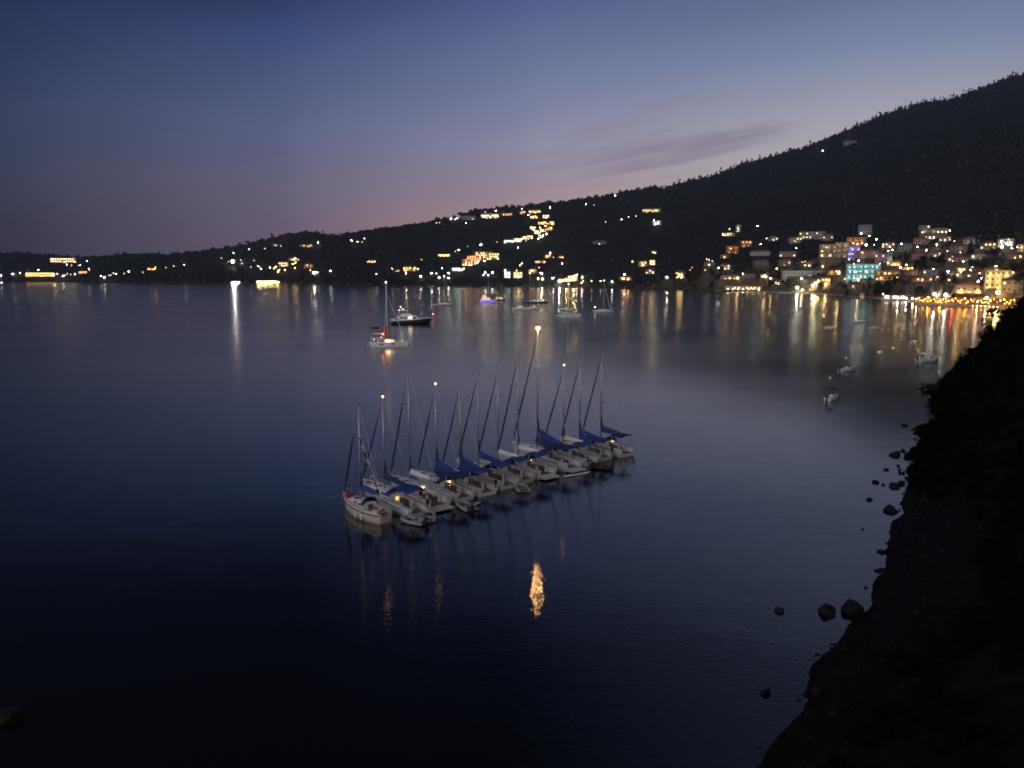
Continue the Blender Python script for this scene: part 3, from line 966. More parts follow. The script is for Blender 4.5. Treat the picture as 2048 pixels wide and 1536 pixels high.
hz('house', 'long house with a lit veranda above the parasols', 'house', 1840, 566, 34, 9, st=1, wall='stone', roof='hip', lit=.7, wc='o', ws=2.5, lamps=('o', 3, 2), group=G_VIL)
hz('house', 'yellow lit gabled house among trees behind the sandy point', 'house', 1757, 573, 24, 10, st=1, wall='cream', roof='gable', lit=.4, wc='y', ws=4, lamps=('y', 2, 9), group=G_VIL)
hz('hut', 'tiny lit beach hut at the start of the sandy point', 'hut', 1726, 596, 8, 12, st=1, wall='cream', roof='gable', lit=.5, wc='w', ws=3, bays=1, lamps=('w', 1, 3), group=G_VIL)
hz('house', 'tall cream building lit by the strong tavern floodlight', 'house', 1990, 583, 38, 30, st=3, wall='cream', roof='flat', lit=.05, wc='w', ws=3, lamps=('y', 3, 13), yaw=.2, group=G_VIL)
hz('house', 'stone house right of the tall cream building', 'house', 2024, 588, 30, 26, st=2, wall='stone', roof='hip', lit=.1, wc='w', ws=3, lamps=('y', 1, 2.5), group=G_VIL)
hz('restaurant', 'white gabled restaurant hall above the parasols', 'restaurant', 1936, 589, 40, 20, st=1, wall='cream', roof='gable', lit=.1, wc='w', ws=3, lamps=('y', 3, 26), yaw=.15, depth=9, group=G_VIL)
hz('house', 'white lit house in bright lamps at the far right edge', 'house', 2012, 494, 22, 12, wall='white', roof='flat', lit=.3, wc='c', ws=4, lamps=('c', 2, 8), group=G_VIL)
hz('house', 'narrow cream house cut by the right edge of the photo', 'house', 2044, 505, 12, 12, wall='cream', roof='flat', lit=.3, wc='w', ws=3, lamps=('w', 1, 5), group=G_VIL)
hz('house', 'ochre cottage with an orange lamp at the right edge', 'house', 2034, 519, 26, 9, st=1, wall='ochre', roof='hip', lit=.2, wc='o', ws=3, lamps=('o', 1, 5), group=G_VIL)
hz('house', 'dim wide house left of the tall cream building', 'house', 1953, 556, 40, 12, wall='stone', roof='hip', lit=.15, wc='y', ws=3, group=G_VIL)
hz('house', 'orange windowed cottage under the right edge lamps', 'house', 2018, 553, 26, 9, st=1, wall='pink', roof='hip', lit=.4, wc='o', ws=3, lamps=('w', 1, 3), group=G_VIL)
hz('house', 'square yellow windowed house uphill of the restaurant hall', 'house', 1921, 548, 14, 11, st=2, wall='ochre', roof='flat', lit=.8, wc='y', ws=4, lamps=('y', 1, 4), group=G_VIL)
hz('house', 'grey unlit house between the two lamp pairs on the slope', 'house', 1808, 505, 22, 14, wall='grey', roof='flat', lit=0, group=G_VIL)
hz('house', 'dark ridge cottage below the lone white ridge lamp', 'house', 1700, 288, 22, 7, st=1, wall='grey', roof='hip', lit=0, group=G_RIDGE)
# plainer houses filling the lanes of the village
FILL = {'upper': [(1548, 482, 18), (1590, 486, 22), (1655, 482, 20), (1778, 496, 22), (1842, 490, 24), (1890, 484, 20), (1942, 490, 22), (1978, 500, 24)],
        'middle': [(1420, 532, 20), (1452, 540, 20), (1572, 532, 22), (1618, 534, 22), (1838, 520, 24), (1868, 514, 20), (1956, 520, 22), (1988, 515, 26)],
        'lower': [(1556, 570, 20), (1692, 566, 24), (1712, 580, 26), (1826, 552, 22), (1852, 584, 28), (1884, 566, 28), (1905, 572, 20), (1905, 556, 20), (1985, 546, 22)]}
for row, lst in FILL.items():
    for i, (x, y, w) in enumerate(sorted(lst)):
        k = i % 5
        hz('house', '%s house with few lit windows, %s in the %s village lane' % (['dim grey', 'plain pale', 'dim stone', 'dull cream', 'dusky pink'][k], ordinal(i + 1, len(lst)), row), 'house', x, y, w, 10 + (i * 7) % 5, st=1 + (i % 2), wall=['grey', 'white', 'stone', 'cream', 'pink'][k], roof=['gable', 'hip', 'hip'][i % 3], lit=.3, wc='wyo'[i % 3], ws=3, lamps=('wyo'[(i + 1) % 3], 1, 1.2), group=G_VIL)
for a, k in HS:
    house(*a, **k)

azs = np.radians(np.concatenate([np.arange(-62, -36, 1.0), np.arange(-36, 36, 0.16), np.arange(36, 62, 1.0)]))
ss = np.concatenate([[-0.12, -0.05, -0.02], np.linspace(0, 0.2, 90), np.linspace(0.212, 1, 60), [1.05, 1.15, 1.35]])
A, S = np.meshgrid(azs, ss, indexing='ij')
rs_, rr_ = shore_r(A), ridge_r(A)
Rr = rs_ + S * (rr_ - rs_)
Z = land(A, Rr)
for a_, r_, w_, d_, z_ in pads:                      # level building plots cut into the slope
    lat = np.abs((A - a_) * r_)
    inside = (lat < w_ / 2 + 2.5) & (Rr > r_ - 5) & (Rr < r_ + d_ + 2)
    Z = np.where(inside, z_ - .15, Z)
    los = H + (z_ - H) * Rr / r_ - .5
    front = (lat < w_ / 2 + 2.5) & (Rr > r_ - 42) & (Rr <= r_ - 5) & (Rr > rs_ + 6)
    Z = np.where(front, np.minimum(Z, np.maximum(los, .4)), Z)
V = np.stack([Rr * np.sin(A), Rr * np.cos(A), Z], -1).reshape(-1, 3)
na, ns = A.shape
ii = (np.arange(na - 1)[:, None] * ns + np.arange(ns - 1)[None, :]).ravel()
Fq = np.stack([ii, ii + 1, ii + ns + 1, ii + ns], 1)
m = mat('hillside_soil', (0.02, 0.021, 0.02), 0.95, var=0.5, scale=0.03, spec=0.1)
m2 = mat('village_lanes', (0.15, 0.12, 0.08), 0.95, var=0.6, scale=0.08, spec=0.1)
fa, fs_ = A.ravel()[Fq[:, 0]], S.ravel()[Fq[:, 0]]
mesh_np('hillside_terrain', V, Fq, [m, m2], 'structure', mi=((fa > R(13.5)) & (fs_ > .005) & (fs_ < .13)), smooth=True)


# bell tower: square shaft, open belfry, dome and cross
az, r = hit(1779, 531)
p = pol(az, r)
keepout.append((az, r - 30, r + 6, 5))
s = r / F
t_ = root('bell_tower', (p.x, p.y, p.z), -az, 'floodlit white bell tower beside the pink and lilac house', 'bell tower')
hw = 3.6 * s
hh = 25 * s
MB().box(-hw, hw, -hw, hw, -4, hh * .62).build('shaft', WALLM['white'], t_)
mb = MB()
for sx2 in (-1, 1):
    for sy2 in (-1, 1):
        mb.box(sx2 * hw * .72 - .35, sx2 * hw * .72 + .35, sy2 * hw * .72 - .35, sy2 * hw * .72 + .35, hh * .62 + .302, hh * .84)
mb.box(-hw * 1.1, hw * 1.1, -hw * 1.1, hw * 1.1, hh * .62, hh * .62 + .3)
mb.box(-hw * 1.05, hw * 1.05, -hw * 1.05, hw * 1.05, hh * .84, hh * .88)
mb.build('belfry', WALLM['white'], t_)
rings = []
for k in range(6):
    a = k / 5 * math.pi / 2
    rings.append([(hw * .85 * math.cos(a) * math.cos(q * math.pi / 6) + 1e-4, hw * .85 * math.cos(a) * math.sin(q * math.pi / 6), hh * .88 + hw * .8 * math.sin(a)) for q in range(12)])
MB().loft(rings, True, False, False).build('dome', M_TILE, t_, True)
mb = MB()
mb.box(-.1, .1, -.1, .1, hh * .88 + hw * .75, hh * .88 + hw * .8 + 1.4)
mb.box(-.45, -.1, -.08, .08, hh * .88 + hw * .8 + .8, hh * .88 + hw * .8 + 1.0)
mb.box(.1, .45, -.08, .08, hh * .88 + hw * .8 + .8, hh * .88 + hw * .8 + 1.0)
mb.build('cross', M_STEEL, t_)
MB().ball((0, 0, hh * .75), .45, 2).build('bell', mat('bronze', (.2, .12, .05), .4, .8, var=.2), t_, True)
for sx2 in (-1, 1):
    q = MB().ball((sx2 * 1.6, -hw - 2.0, 2.0), .3, 1).build('floodlight', glow('tower_flood', (1, .86, .5), 190), t_)

# ------------------------------------------------------------------ lamps of the far shore
ZONES = [
    ('above the far left waterline', 'lamps on the far left shore', [
        (2, 551, 'c', 2), (26, 548, 'c', 2), (40, 546, 'w', 1), (77, 540, 'c', 2), (57, 540, 'w', 1), (108, 550, 'y', 2), (115, 548, 'y', 2), (126, 552, 'c', 2), (131, 550, 'w', 1), (135, 547, 'c', 1), (142, 549, 'y', 1), (150, 548, 'w', 2), (179, 541, 'o', 2), (178, 537, 'c', 1)]),
    ('around the crest hotel', 'lamps around the crest hotel', [(134, 529, 'w', 2), (143, 530, 'o', 1), (160, 531, 'c', 2), (174, 522, 'c', 2), (150, 524, 'w', 1)]),
    ('on the low left slope', 'lamps on the low left slope', [
        (196, 554, 'g', 2), (202, 552, 'g', 2), (209, 555, 'g', 2), (218, 551, 'w', 1), (222, 550, 'w', 1), (232, 548, 'g', 2), (227, 546, 'w', 1), (249, 547, 'w', 1), (258, 543, 'g', 2), (286, 545, 'w', 1), (298, 538, 'o', 1), (307, 539, 'o', 2), (311, 535, 'o', 2), (332, 535, 'y', 1), (348, 532, 'w', 1), (369, 529, 'c', 2)]),
    ('near the white floodlight', 'lamps near the white floodlight', [(467, 506, 'g', 2), (452, 520, 'o', 1), (457, 523, 'w', 1), (482, 520, 'w', 1), (484, 527, 'w', 1), (443, 516, 'w', 1), (498, 499, 'c', 2)]),
    ('under the round hill', 'lamps under the round hill', [(546, 490, 'w', 2), (562, 492, 'w', 1), (603, 491, 'w', 1), (622, 490, 'o', 1), (636, 485, 'c', 3), (530, 497, 'w', 1)]),
    ('on the saddle right of the round hill', 'lamps on the saddle', [(703, 481, 'c', 3), (715, 484, 'w', 2), (729, 477, 'y', 2), (724, 484, 'w', 1)]),
    ('above the lit pier', 'lamps above the lit pier', [
        (508, 521, 'w', 1), (502, 534, 'w', 1), (517, 533, 'g', 2), (522, 538, 'g', 2), (540, 535, 'g', 2), (548, 536, 'y', 2), (552, 533, 'y', 2), (558, 540, 'y', 2), (556, 543, 'o', 2), (570, 540, 'y', 2), (590, 517, 'y', 3), (591, 525, 'y', 2), (586, 528, 'y', 2), (590, 536, 'y', 2), (628, 545, 'g', 3), (621, 540, 'w', 2), (661, 542, 'g', 3)]),
    ('in the woods behind the motor yacht', 'lamps in the woods', [
        (735, 524, 'w', 1), (785, 537, 'w', 2), (797, 541, 'w', 1), (812, 533, 'o', 2), (828, 538, 'w', 1), (812, 546, 'c', 2), (836, 538, 'w', 2), (753, 548, 'c', 2), (842, 553, 'c', 2), (843, 519, 'w', 1)]),
    ('on the skyline ridge', 'lamps on the ridge', [
        (873, 446, 'w', 1), (879, 445, 'w', 1), (902, 438, 'c', 2), (914, 436, 'w', 2), (932, 446, 't', 2), (968, 434, 'w', 2), (992, 421, 'c', 2), (996, 432, 'o', 2), (1007, 429, 'o', 1), (1044, 417, 'c', 2), (1057, 430, 'w', 2), (1100, 415, 'g', 3), (1172, 408, 't', 2), (1188, 410, 'w', 1), (1230, 391, 'c', 2), (971, 424, 'w', 1)]),
    ('along the hill street', 'lamps along the hill street', [
        (1083, 446, 'o', 2), (1088, 445, 'y', 2), (1095, 447, 'o', 2), (1103, 447, 'o', 2), (1091, 452, 'w', 2), (1062, 455, 'w', 2), (1068, 460, 'w', 2), (1074, 464, 'y', 3), (1080, 455, 'c', 2), (1085, 461, 'w', 2), (1092, 458, 'o', 2), (1102, 456, 'o', 2), (1086, 471, 'w', 2), (1093, 468, 'g', 2), (1058, 473, 'w', 1), (1077, 477, 'g', 3), (1049, 474, 'o', 2), (1044, 478, 'w', 2), (1020, 482, 'g', 2), (1026, 483, 'g', 2), (1033, 480, 'g', 3), (1040, 482, 'g', 2), (1013, 482, 'c', 2), (1009, 486, 'g', 1), (1052, 482, 'c', 1), (994, 484, 'w', 1), (1062, 435, 'w', 1), (1073, 435, 'o', 2), (1094, 434, 'w', 1), (1056, 430, 'y', 1)]),
    ('around the stepped hotel', 'lamps around the stepped hotel', [
        (962, 490, 'g', 3), (1036, 495, 'g', 2), (918, 500, 'c', 3), (911, 503, 'w', 1), (935, 493, 'w', 1), (880, 511, 'y', 2), (889, 511, 'y', 2), (897, 510, 'y', 2), (955, 525, 'c', 2), (969, 522, 'g', 3), (932, 529, 'w', 3), (941, 530, 'w', 2), (950, 527, 'w', 2), (992, 514, 'y', 3), (978, 513, 'y', 2), (986, 510, 'y', 2), (961, 517, 'w', 2)]),
    ('on the shore behind the sailboats', 'lamps on the middle shore', [
        (863, 546, 'c', 2), (873, 547, 'w', 1), (885, 536, 'g', 2), (878, 555, 'c', 2), (897, 546, 'c', 2), (897, 556, 'g', 2), (905, 536, 'g', 2), (912, 539, 'g', 2), (919, 540, 'g', 3), (928, 537, 'w', 2), (970, 545, 'c', 2), (967, 550, 'g', 1), (985, 545, 'c', 2), (1010, 541, 'g', 3), (1018, 548, 'y', 2), (1031, 545, 'w', 2), (1044, 527, 'g', 2), (1040, 531, 'y', 2), (1033, 541, 'o', 2), (1037, 553, 'w', 2)]),
    ('behind the white catamaran', 'lamps behind the white catamaran', [
        (1064, 541, 'o', 2), (1070, 536, 'o', 1), (1078, 535, 'c', 1), (1083, 547, 'c', 3), (1085, 558, 'g', 2), (1076, 557, 'y', 2), (1100, 506, 'c', 3), (1107, 515, 'w', 1), (1124, 527, 'c', 2), (1106, 556, 'c', 2), (1119, 561, 'c', 4), (1133, 560, 'y', 3), (1148, 554, 'y', 4), (1153, 550, 'w', 2), (1164, 555, 'c', 2), (1163, 566, 'w', 1), (1166, 562, 'w', 1)]),
    ('on the dark middle shore', 'lamps on the dark shore', [(1183, 562, 'w', 1), (1201, 562, 'c', 1), (1224, 563, 'c', 2), (1249, 549, 'c', 2), (1247, 557, 'o', 2), (1256, 558, 'o', 2), (1208, 561, 'w', 1)]),
    ('high on the dark hill', 'lamps high on the dark hill', [(1243, 439, 'c', 2), (1257, 434, 'c', 1), (1272, 432, 'c', 1), (1308, 440, 'g', 2), (1310, 448, 'g', 3), (1316, 445, 'c', 3), (1645, 301, 'c', 2), (1211, 444, 'c', 1), (1199, 488, 'c', 1)]),
    ('around the lone hillside cluster', 'lamps around the hillside cluster', [(1265, 523, 'y', 2), (1286, 530, 'y', 3), (1303, 524, 'y', 3), (1306, 545, 'w', 2), (1334, 555, 'w', 3), (1351, 545, 'y', 2), (1358, 550, 'y', 2), (1365, 549, 'o', 2), (1363, 554, 'y', 2), (1384, 535, 'o', 1), (1380, 540, 'o', 1)]),
    ('in the left half of the village', 'lamps in the left village', [
        (1515, 452, 'c', 2), (1533, 477, 'c', 1), (1521, 488, 'g', 2), (1459, 458, 'w', 1), (1437, 536, 'c', 2), (1410, 540, 'w', 1), (1424, 522, 'c', 1), (1418, 520, 'w', 1), (1475, 556, 'y', 2), (1486, 548, 'y', 2), (1553, 537, 'y', 2), (1541, 557, 'y', 2), (1529, 552, 'y', 2), (1592, 496, 'c', 2), (1603, 470, 'c', 1), (1600, 542, 'c', 2), (1603, 557, 'c', 2), (1604, 524, 'o', 1), (1610, 523, 'o', 1), (1645, 533, 'y', 2), (1655, 555, 'c', 2), (1643, 560, 'g', 2), (1636, 562, 'y', 2), (1630, 566, 'g', 3), (1625, 571, 'y', 3), (1604, 580, 'o', 2), (1651, 568, 'y', 3), (1413, 518, 'w', 1)]),
    ('in the upper village', 'lamps in the upper village', [
        (1722, 461, 'c', 2), (1722, 467, 'c', 2), (1738, 472, 'c', 2), (1752, 478, 'c', 2), (1775, 484, 'c', 2), (1748, 490, 'c', 1), (1732, 490, 'g', 3), (1802, 488, 'g', 3), (1834, 494, 'c', 2), (1784, 500, 'c', 2), (1776, 502, 'c', 2), (1899, 461, 'c', 2), (1857, 460, 'y', 3), (1867, 466, 'y', 3), (1878, 465, 'g', 3), (1845, 470, 'y', 2), (1873, 489, 'g', 3), (1908, 482, 'c', 1), (1894, 502, 'c', 1), (1852, 501, 'y', 3), (1920, 505, 'w', 1), (1886, 511, 'c', 2), (1962, 489, 'g', 3), (2003, 495, 'c', 3), (2012, 487, 'g', 3), (2023, 496, 'c', 2), (2034, 494, 'c', 2), (2038, 495, 'c', 2)]),
    ('in the lower village', 'lamps in the lower village', [
        (2040, 513, 'o', 2), (1926, 523, 'w', 2), (1963, 531, 'y', 3), (1991, 533, 'w', 3), (1944, 534, 'c', 1), (1940, 541, 'w', 2), (1921, 543, 'y', 2), (1895, 543, 'g', 3), (1717, 521, 'w', 3), (1707, 528, 'w', 2), (1736, 529, 'w', 2), (1800, 535, 'w', 3), (1812, 530, 'y', 3), (1866, 538, 'w', 1), (1832, 567, 'w', 2), (1962, 557, 'p', 2), (1955, 563, 'w', 2), (1698, 539, 'y', 2), (1695, 556, 'o', 3), (1716, 560, 'w', 2), (2010, 549, 'w', 2), (2025, 545, 'o', 1), (1760, 528, 'w', 2), (1789, 529, 'y', 2), (1656, 542, 'y', 2), (1677, 546, 'y', 2)]),
]
LM = {}


def lamp_mat(c, Lr):
    e = math.floor(math.log10(Lr))
    q = round(Lr / 10 ** e * 2) / 2 * 10 ** e
    return glow('lamp_%s_%g' % (c, q), GL[c], q)


CN = {'w': 'warm white', 'y': 'yellow', 'o': 'orange', 'c': 'cool white', 'g': 'pale greenish white', 't': 'teal', 'p': 'violet', 'a': 'cyan'}
SN = {1: 'faint', 2: 'steady', 3: 'bright', 4: 'dazzling'}
SS = {1: 0.9, 2: 5.0, 3: 15.0, 4: 60.0}
lamp_pts = []


def lamp(px, py, c, S, label, name='street_lamp', group=None, hgt=5.0, rad=None, cat='street lamp', parts=False):
    az, r = hit(px, py)
    az, r = hit(px, py + hgt * F / r)
    rs = float(shore_r(az))
    r = max(r, rs + 1.5)
    p = pol(az, r)
    zt = z_at(p, py)
    hh = max(zt - p.z, 1.5)
    if r - rs < 70:
        S = S * 4.5
    rad = rad or (0.5 if r > 1000 else 0.36 if r > 650 else .32) * (1.45 if S > 30 else 1.0)
    Lr = S / (math.pi * (rad * 770 / r) ** 2)
    o_m = lamp_mat(c, Lr)
    mb = MB()
    d = Vector((-math.sin(az), -math.cos(az), 0))
    if parts:
        t_ = root(name, p, -az, label, cat, group)
        MB().path([(0, .45, -1), (0, .45, hh + .1)], [.12, .08], 6).build('pole', M_POLE, t_)
        MB().box(-.5, .5, .05, .5, hh + .101, hh + .5).build('lamp_hood', M_POLE, t_)
        MB().ball((0, 0, hh), rad, 2).build('lamp_head', o_m, t_, True)
        o = t_
    else:
        mb.path([(0, 0.02, -1), (0, 0.02, hh - rad * .8)], [.09, .06], 5, 0)
        mb.ball((0, 0, hh), rad, 1, 1)
        mb.path([(0, 0, hh + rad * 1.02), (0, 0, hh + rad * 1.3)], [rad * .9, .05], 6, 0)
        o = mb.build(name, [M_POLE, o_m], None, False)
        o.location = p
        o.rotation_euler = (0, 0, -az)
        tag(o, label, cat, group)
    lamp_pts.append((az, r))
    return o


for phrase, grp, lst in ZONES:
    lst = sorted(lst)
    cnt = {}
    for i, (x, y, c, s) in enumerate(lst):
        cnt.setdefault((c, s), []).append(i)
    for i, (x, y, c, s) in enumerate(lst):
        k = cnt[(c, s)]
        j = k.index(i) + 1
        lab = '%s %s lamp %s, %s%s' % (SN[s], CN[c], phrase, ordinal(j, len(k)), '')
        lamp(x, y, c, SS[s] * (5.0 if 'village' in phrase else 2.8), lab, group=grp)
lamp(466, 523, 'c', 420, 'dazzling white floodlight glaring on the left shore', 'floodlight', None, 14, 2.6, 'floodlight', True)
lamp(1594, 575, 'g', 110, 'dazzling white floodlight above the beach strip left of the village', 'floodlight', None, 6, .95, 'floodlight', True)
lamp(1868, 588, 'c', 110, 'leftmost of three dazzling floodlights along the beach tavern', 'floodlight', 'tavern floodlights', 6, .75, 'floodlight', True)
lamp(1890, 589, 'c', 90, 'middle one of three dazzling floodlights along the beach tavern', 'floodlight', 'tavern floodlights', 6, .75, 'floodlight', True)
lamp(1913, 592, 'c', 110, 'rightmost of three dazzling floodlights along the beach tavern', 'floodlight', 'tavern floodlights', 6, .75, 'floodlight', True)
lamp(1994, 585, 'y', 200, 'strongest floodlight of all, in front of the tall cream building', 'floodlight', None, 8, 1.1, 'floodlight', True)
lamp(1972, 595, 'c', 60, 'white globe lamp glowing over the right tavern tables', 'globe_lamp', None, 4, .45, 'globe lamp', True)
lamp(2040, 601, 'y', 25, 'yellow garden lamp just above the dark near slope', 'garden_lamp', None, 4, .3, 'garden lamp', True)
for i, (x, c) in enumerate([(1795, 'c'), (1812, 'c'), (1825, 'y')]):
    lamp(x, 595 + i, c, 30, 'lamp of the white lit seafront cafe, %s of three' % ['left', 'middle', 'right'][i], 'globe_lamp', 'seafront cafe lamps', 3.5, .4, 'globe lamp', True)


# ------------------------------------------------------------------ seafront: pier, tavern, parasols
def shore_pt(px, inland_m, z=None):
    az = math.atan2(ray(px, 590).x, ray(px, 590).y)
    r = float(shore_r(az)) + inland_m
    return az, r, pol(az, r, z)


# lit pier restaurant on the left shore
az, r, p = shore_pt(532, -12, 0)
t_ = root('pier_restaurant', p, -az, 'low pier restaurant blazing with yellow light over the water', 'restaurant')
keepout.append((az, r - 10, r + 40, 22))
MB().box(-15, 24, -6, 14, .5, 1.0).build('deck', M_TEAK, t_)
for k in range(6):
    MB().path([(-14 + 7.4 * k, -5.5, -2), (-14 + 7.4 * k, -5.5, .49)], .25, 6).build('pile', M_TRUNK, t_)
MB().box(-14, 13, 3, 12, 1.003, 4.0).build('wall', WALLM['ochre'], t_)
mb = MB()
mb.add([(-16, -5.5, 4.2), (14, -5.5, 4.2), (14, 13, 4.6), (-16, 13, 4.6), (-13, 4, 6.8), (11, 4, 6.8)], [[3, 2, 1, 0], [0, 1, 5, 4], [1, 2, 5], [2, 3, 4, 5], [3, 0, 4]])
mb.build('roof', M_TILE, t_)
for k in range(8):
    MB().path([(-15 + 4.1 * k, -5.2, 1.003), (-15 + 4.1 * k, -5.2, 4.2)], .14, 5).build('post', M_WOOD, t_)
pm = glow('pier_lamp', GL['y'], 420)
for k in range(9):
    MB().ball((-14.5 + 3.4 * k, -5.9, 3.5), .5, 1).build('hanging_lamp', pm, t_, True)
for k in range(3):
    MB().ball((18 + 2.4 * k, -3, 3.4), .42, 1).build('hanging_lamp', pm, t_, True)
mb = MB()
for k in range(3):
    mb.path([(18 + 2.4 * k, -2.4, 1.003), (18 + 2.4 * k, -2.4, 3.5)], .08, 5)
mb.build('lamp_post', M_POLE, t_)
for k in range(5):
    pane(t_, glow('lit_window_y_9', GL['y'], 9), -11 + k * 5.4, 2.94, 2.5, 3.4, 2.0)

# the pale landing stage under the floodlight
az, r, p = shore_pt(472, -6, 0)
t_ = root('landing_stage', p, -az, 'white lit landing stage under the floodlight on the left shore', 'jetty')
MB().box(-8, 8, -4, 8, .4, 1.0).build('platform', WALLM['white'], t_)
for k in range(3):
    MB().path([(-7 + 7 * k, -3.5, -2), (-7 + 7 * k, -3.5, .39)], .3, 6).build('pile', M_POLE, t_)
q = glow('stage_lamp', (1, .97, .88), 260)
for k in range(4):
    MB().box(-7 + 4 * k, -5 + 4 * k, 2.0, 2.2, 2.6, 2.9).build('strip_lamp', q, t_)
MB().box(-7.5, 7.5, 2.21, 2.5, 1.003, 3.0).build('back_panel', WALLM['white'], t_)

BC = {'o': (1, .27, .02), 'y': (1, .50, .05), 'r': (1, .06, .03)}
# beach tavern: tables under a pergola hung with bulbs
az, r, p = shore_pt(1938, 9)
x0, x1 = -36, 42
t_ = root('beach_tavern', (p.x, p.y, 1.5), -az - .33, 'long open beach tavern hung with rows of orange and yellow bulbs', 'tavern')
keepout.append((az, r - 25, r + 18, 46))
MB().box(x0, x1, -1, 9, -3, 0).build('terrace', M_CONC, t_)
mb = MB()
for k in range(14):
    for yy in (-.5, 8.5):
        X = x0 + 1 + k * (x1 - x0 - 2) / 13
        MB().path([(X, yy, 0), (X, yy, 4.6)], .11, 5).build('post', M_WOOD, t_)
for k in range(40):
    X = x0 + k * (x1 - x0) / 39
    mb.box(X - .05, X + .05, -.9, 8.9, 4.602, 4.75)
mb.box(x0, x1, -.6, -.4, 4.4, 4.6)
mb.box(x0, x1, 8.4, 8.6, 4.4, 4.6)
mb.build('pergola_beams', M_WOOD, t_)
MB().box(-8, 20, 3.6, 8.3, 4.76, 4.9).build('awning', mat('orange_awning', (.5, .12, .04), .8, var=.2), t_)
MB().box(x0, x1, 9.0, 9.4, -3, 3.9).build('back_wall', WALLM['ochre'], t_)
for k in range(38):
    X = x0 + 1 + k * (x1 - x0 - 2) / 37
    c = ['o', 'y', 'o', 'y', 'o', 'r', 'y'][k % 7] if k % 9 else 'w'
    MB().ball((X, -.9 + rnd.uniform(-.1, .1), 3.4 + 1.0 * math.sin(k * 2.1) + rnd.uniform(-.3, .3)), .24, 1).build('bulb', glow('tavern_bulb_%s%d' % (c, k % 4 == 0), BC.get(c, GL[c]), 620 if k % 4 == 0 else 30), t_, True)
for k in range(30):
    X = x0 + 2 + k * (x1 - x0 - 4) / 29
    MB().ball((X, rnd.uniform(.5, 6), 1.7 + rnd.uniform(-.9, .9)), .24, 1).build('bulb', glow('tavern_bulb_in_' + 'oy'[k % 2], BC['oy'[k % 2]], 48), t_, True)
tp = []
for k in range(22):
    X, Y_ = x0 + 2.5 + k * (x1 - x0 - 5) / 21, rnd.choice((1.2, 3.6, 6.2))
    tp.append((X, Y_))
tab = MB()
tab.box(-.6, .6, -.5, .5, .70, .75)
tab.box(-.05, .05, -.05, .05, .03, .70)
tab.box(-.3, .3, -.3, .3, 0, .03)
for sx2 in (-1, 1):
    tab.box(sx2 * .95 - .22, sx2 * .95 + .22, -.22, .22, .42, .47)
    tab.box(sx2 * 1.16 - .03, sx2 * 1.16 + .03, -.22, .22, .472, .95)
tabm = None
ca, sa = math.cos(-az - .33), math.sin(-az - .33)
for k, (X, Y_) in enumerate(tp):
    if tabm is None:
        o = tab.build('tavern_table', mat('white_table', (.6, .56, .48), .7, var=.1))
        tabm = o.data
    else:
        o = link('tavern_table', tabm)
    o.location = (p.x + X * ca - Y_ * sa, p.y + X * sa + Y_ * ca, 1.504)
    tag(o, 'small white tavern table with two chairs under the bulbs, %s of 22' % ordinal(k + 1, 22), 'table', 'tables of the beach tavern')
# blue lit shower column at the water side of the tavern
az2, r2, p2 = shore_pt(1897, 5)
t_ = root('light_column', (p2.x, p2.y, max(p2.z, .3)), -az2, 'slim blue glowing column on the sand before the tavern', 'lit sign')
MB().box(-.6, .6, -.3, .3, -.5, .15).build('base', M_CONC, t_)
MB().path([(0, 0, .152), (0, 0, 3.4)], [.42, .42], 10).build('tube', glow('blue_tube', GL['b'], 14), t_, True)
MB().path([(0, 0, 3.402), (0, 0, 3.55)], [.5, .4], 10).build('cap', M_POLE, t_)
# sunbed lamps in a row on the dark sand
for i in range(7):
    x = 1948 + i * 8.2
    az3, r3, p3 = shore_pt(x, 4.0 - i * .3)
    zz = max(p3.z, .35)
    o = MB().path([(0, 0.1, -.3), (0, 0.1, .7)], .05, 5).ball((0, 0, .9), .17, 1, 1).build('ground_lamp', [M_POLE, glow('ground_lamp', GL['w'], 45)])
    o.location = (p3.x, p3.y, zz)
    tag(o, 'low white beach lamp in the row on dark sand, %s of seven' % ordinal(i + 1, 7), 'beach lamp', 'row of low beach lamps')
# thatched parasols
par = None
for i in range(12):
    x = 1846 + i * 9.4
    az3, r3, p3 = shore_pt(x, 6.5 + (i % 2) * 1.6)
    zz = max(p3.z, .4)
    if par is None:
        t_ = root('beach_parasol', (0, 0, 0), 0, 'x', 'parasol', 'thatched parasols before the tavern')
        MB().path([(0, 0, -.6), (0, 0, 2.35)], .07, 6).build('pole', M_WOOD, t_)
        rg = [[(q * math.cos(k * math.pi / 7), q * math.sin(k * math.pi / 7), z + (.06 if k % 2 else 0)) for k in range(14)] for q, z in ((1.5, 1.95), (1.45, 2.05), (.8, 2.4), (.05, 2.75))]
        MB().loft(rg, True, True, True).build('canopy', M_THATCH, t_)
        par = t_
        o = t_
    else:
        o = par.copy()
        C.collection.objects.link(o)
        for ch in list(par.children):
            c2 = ch.copy()
            C.collection.objects.link(c2)
            c2.parent = o
    o.location = (p3.x, p3.y, zz)
    o['label'] = 'thatched beach parasol in front of the bulb hung tavern, %s of twelve' % ordinal(i + 1, 12)
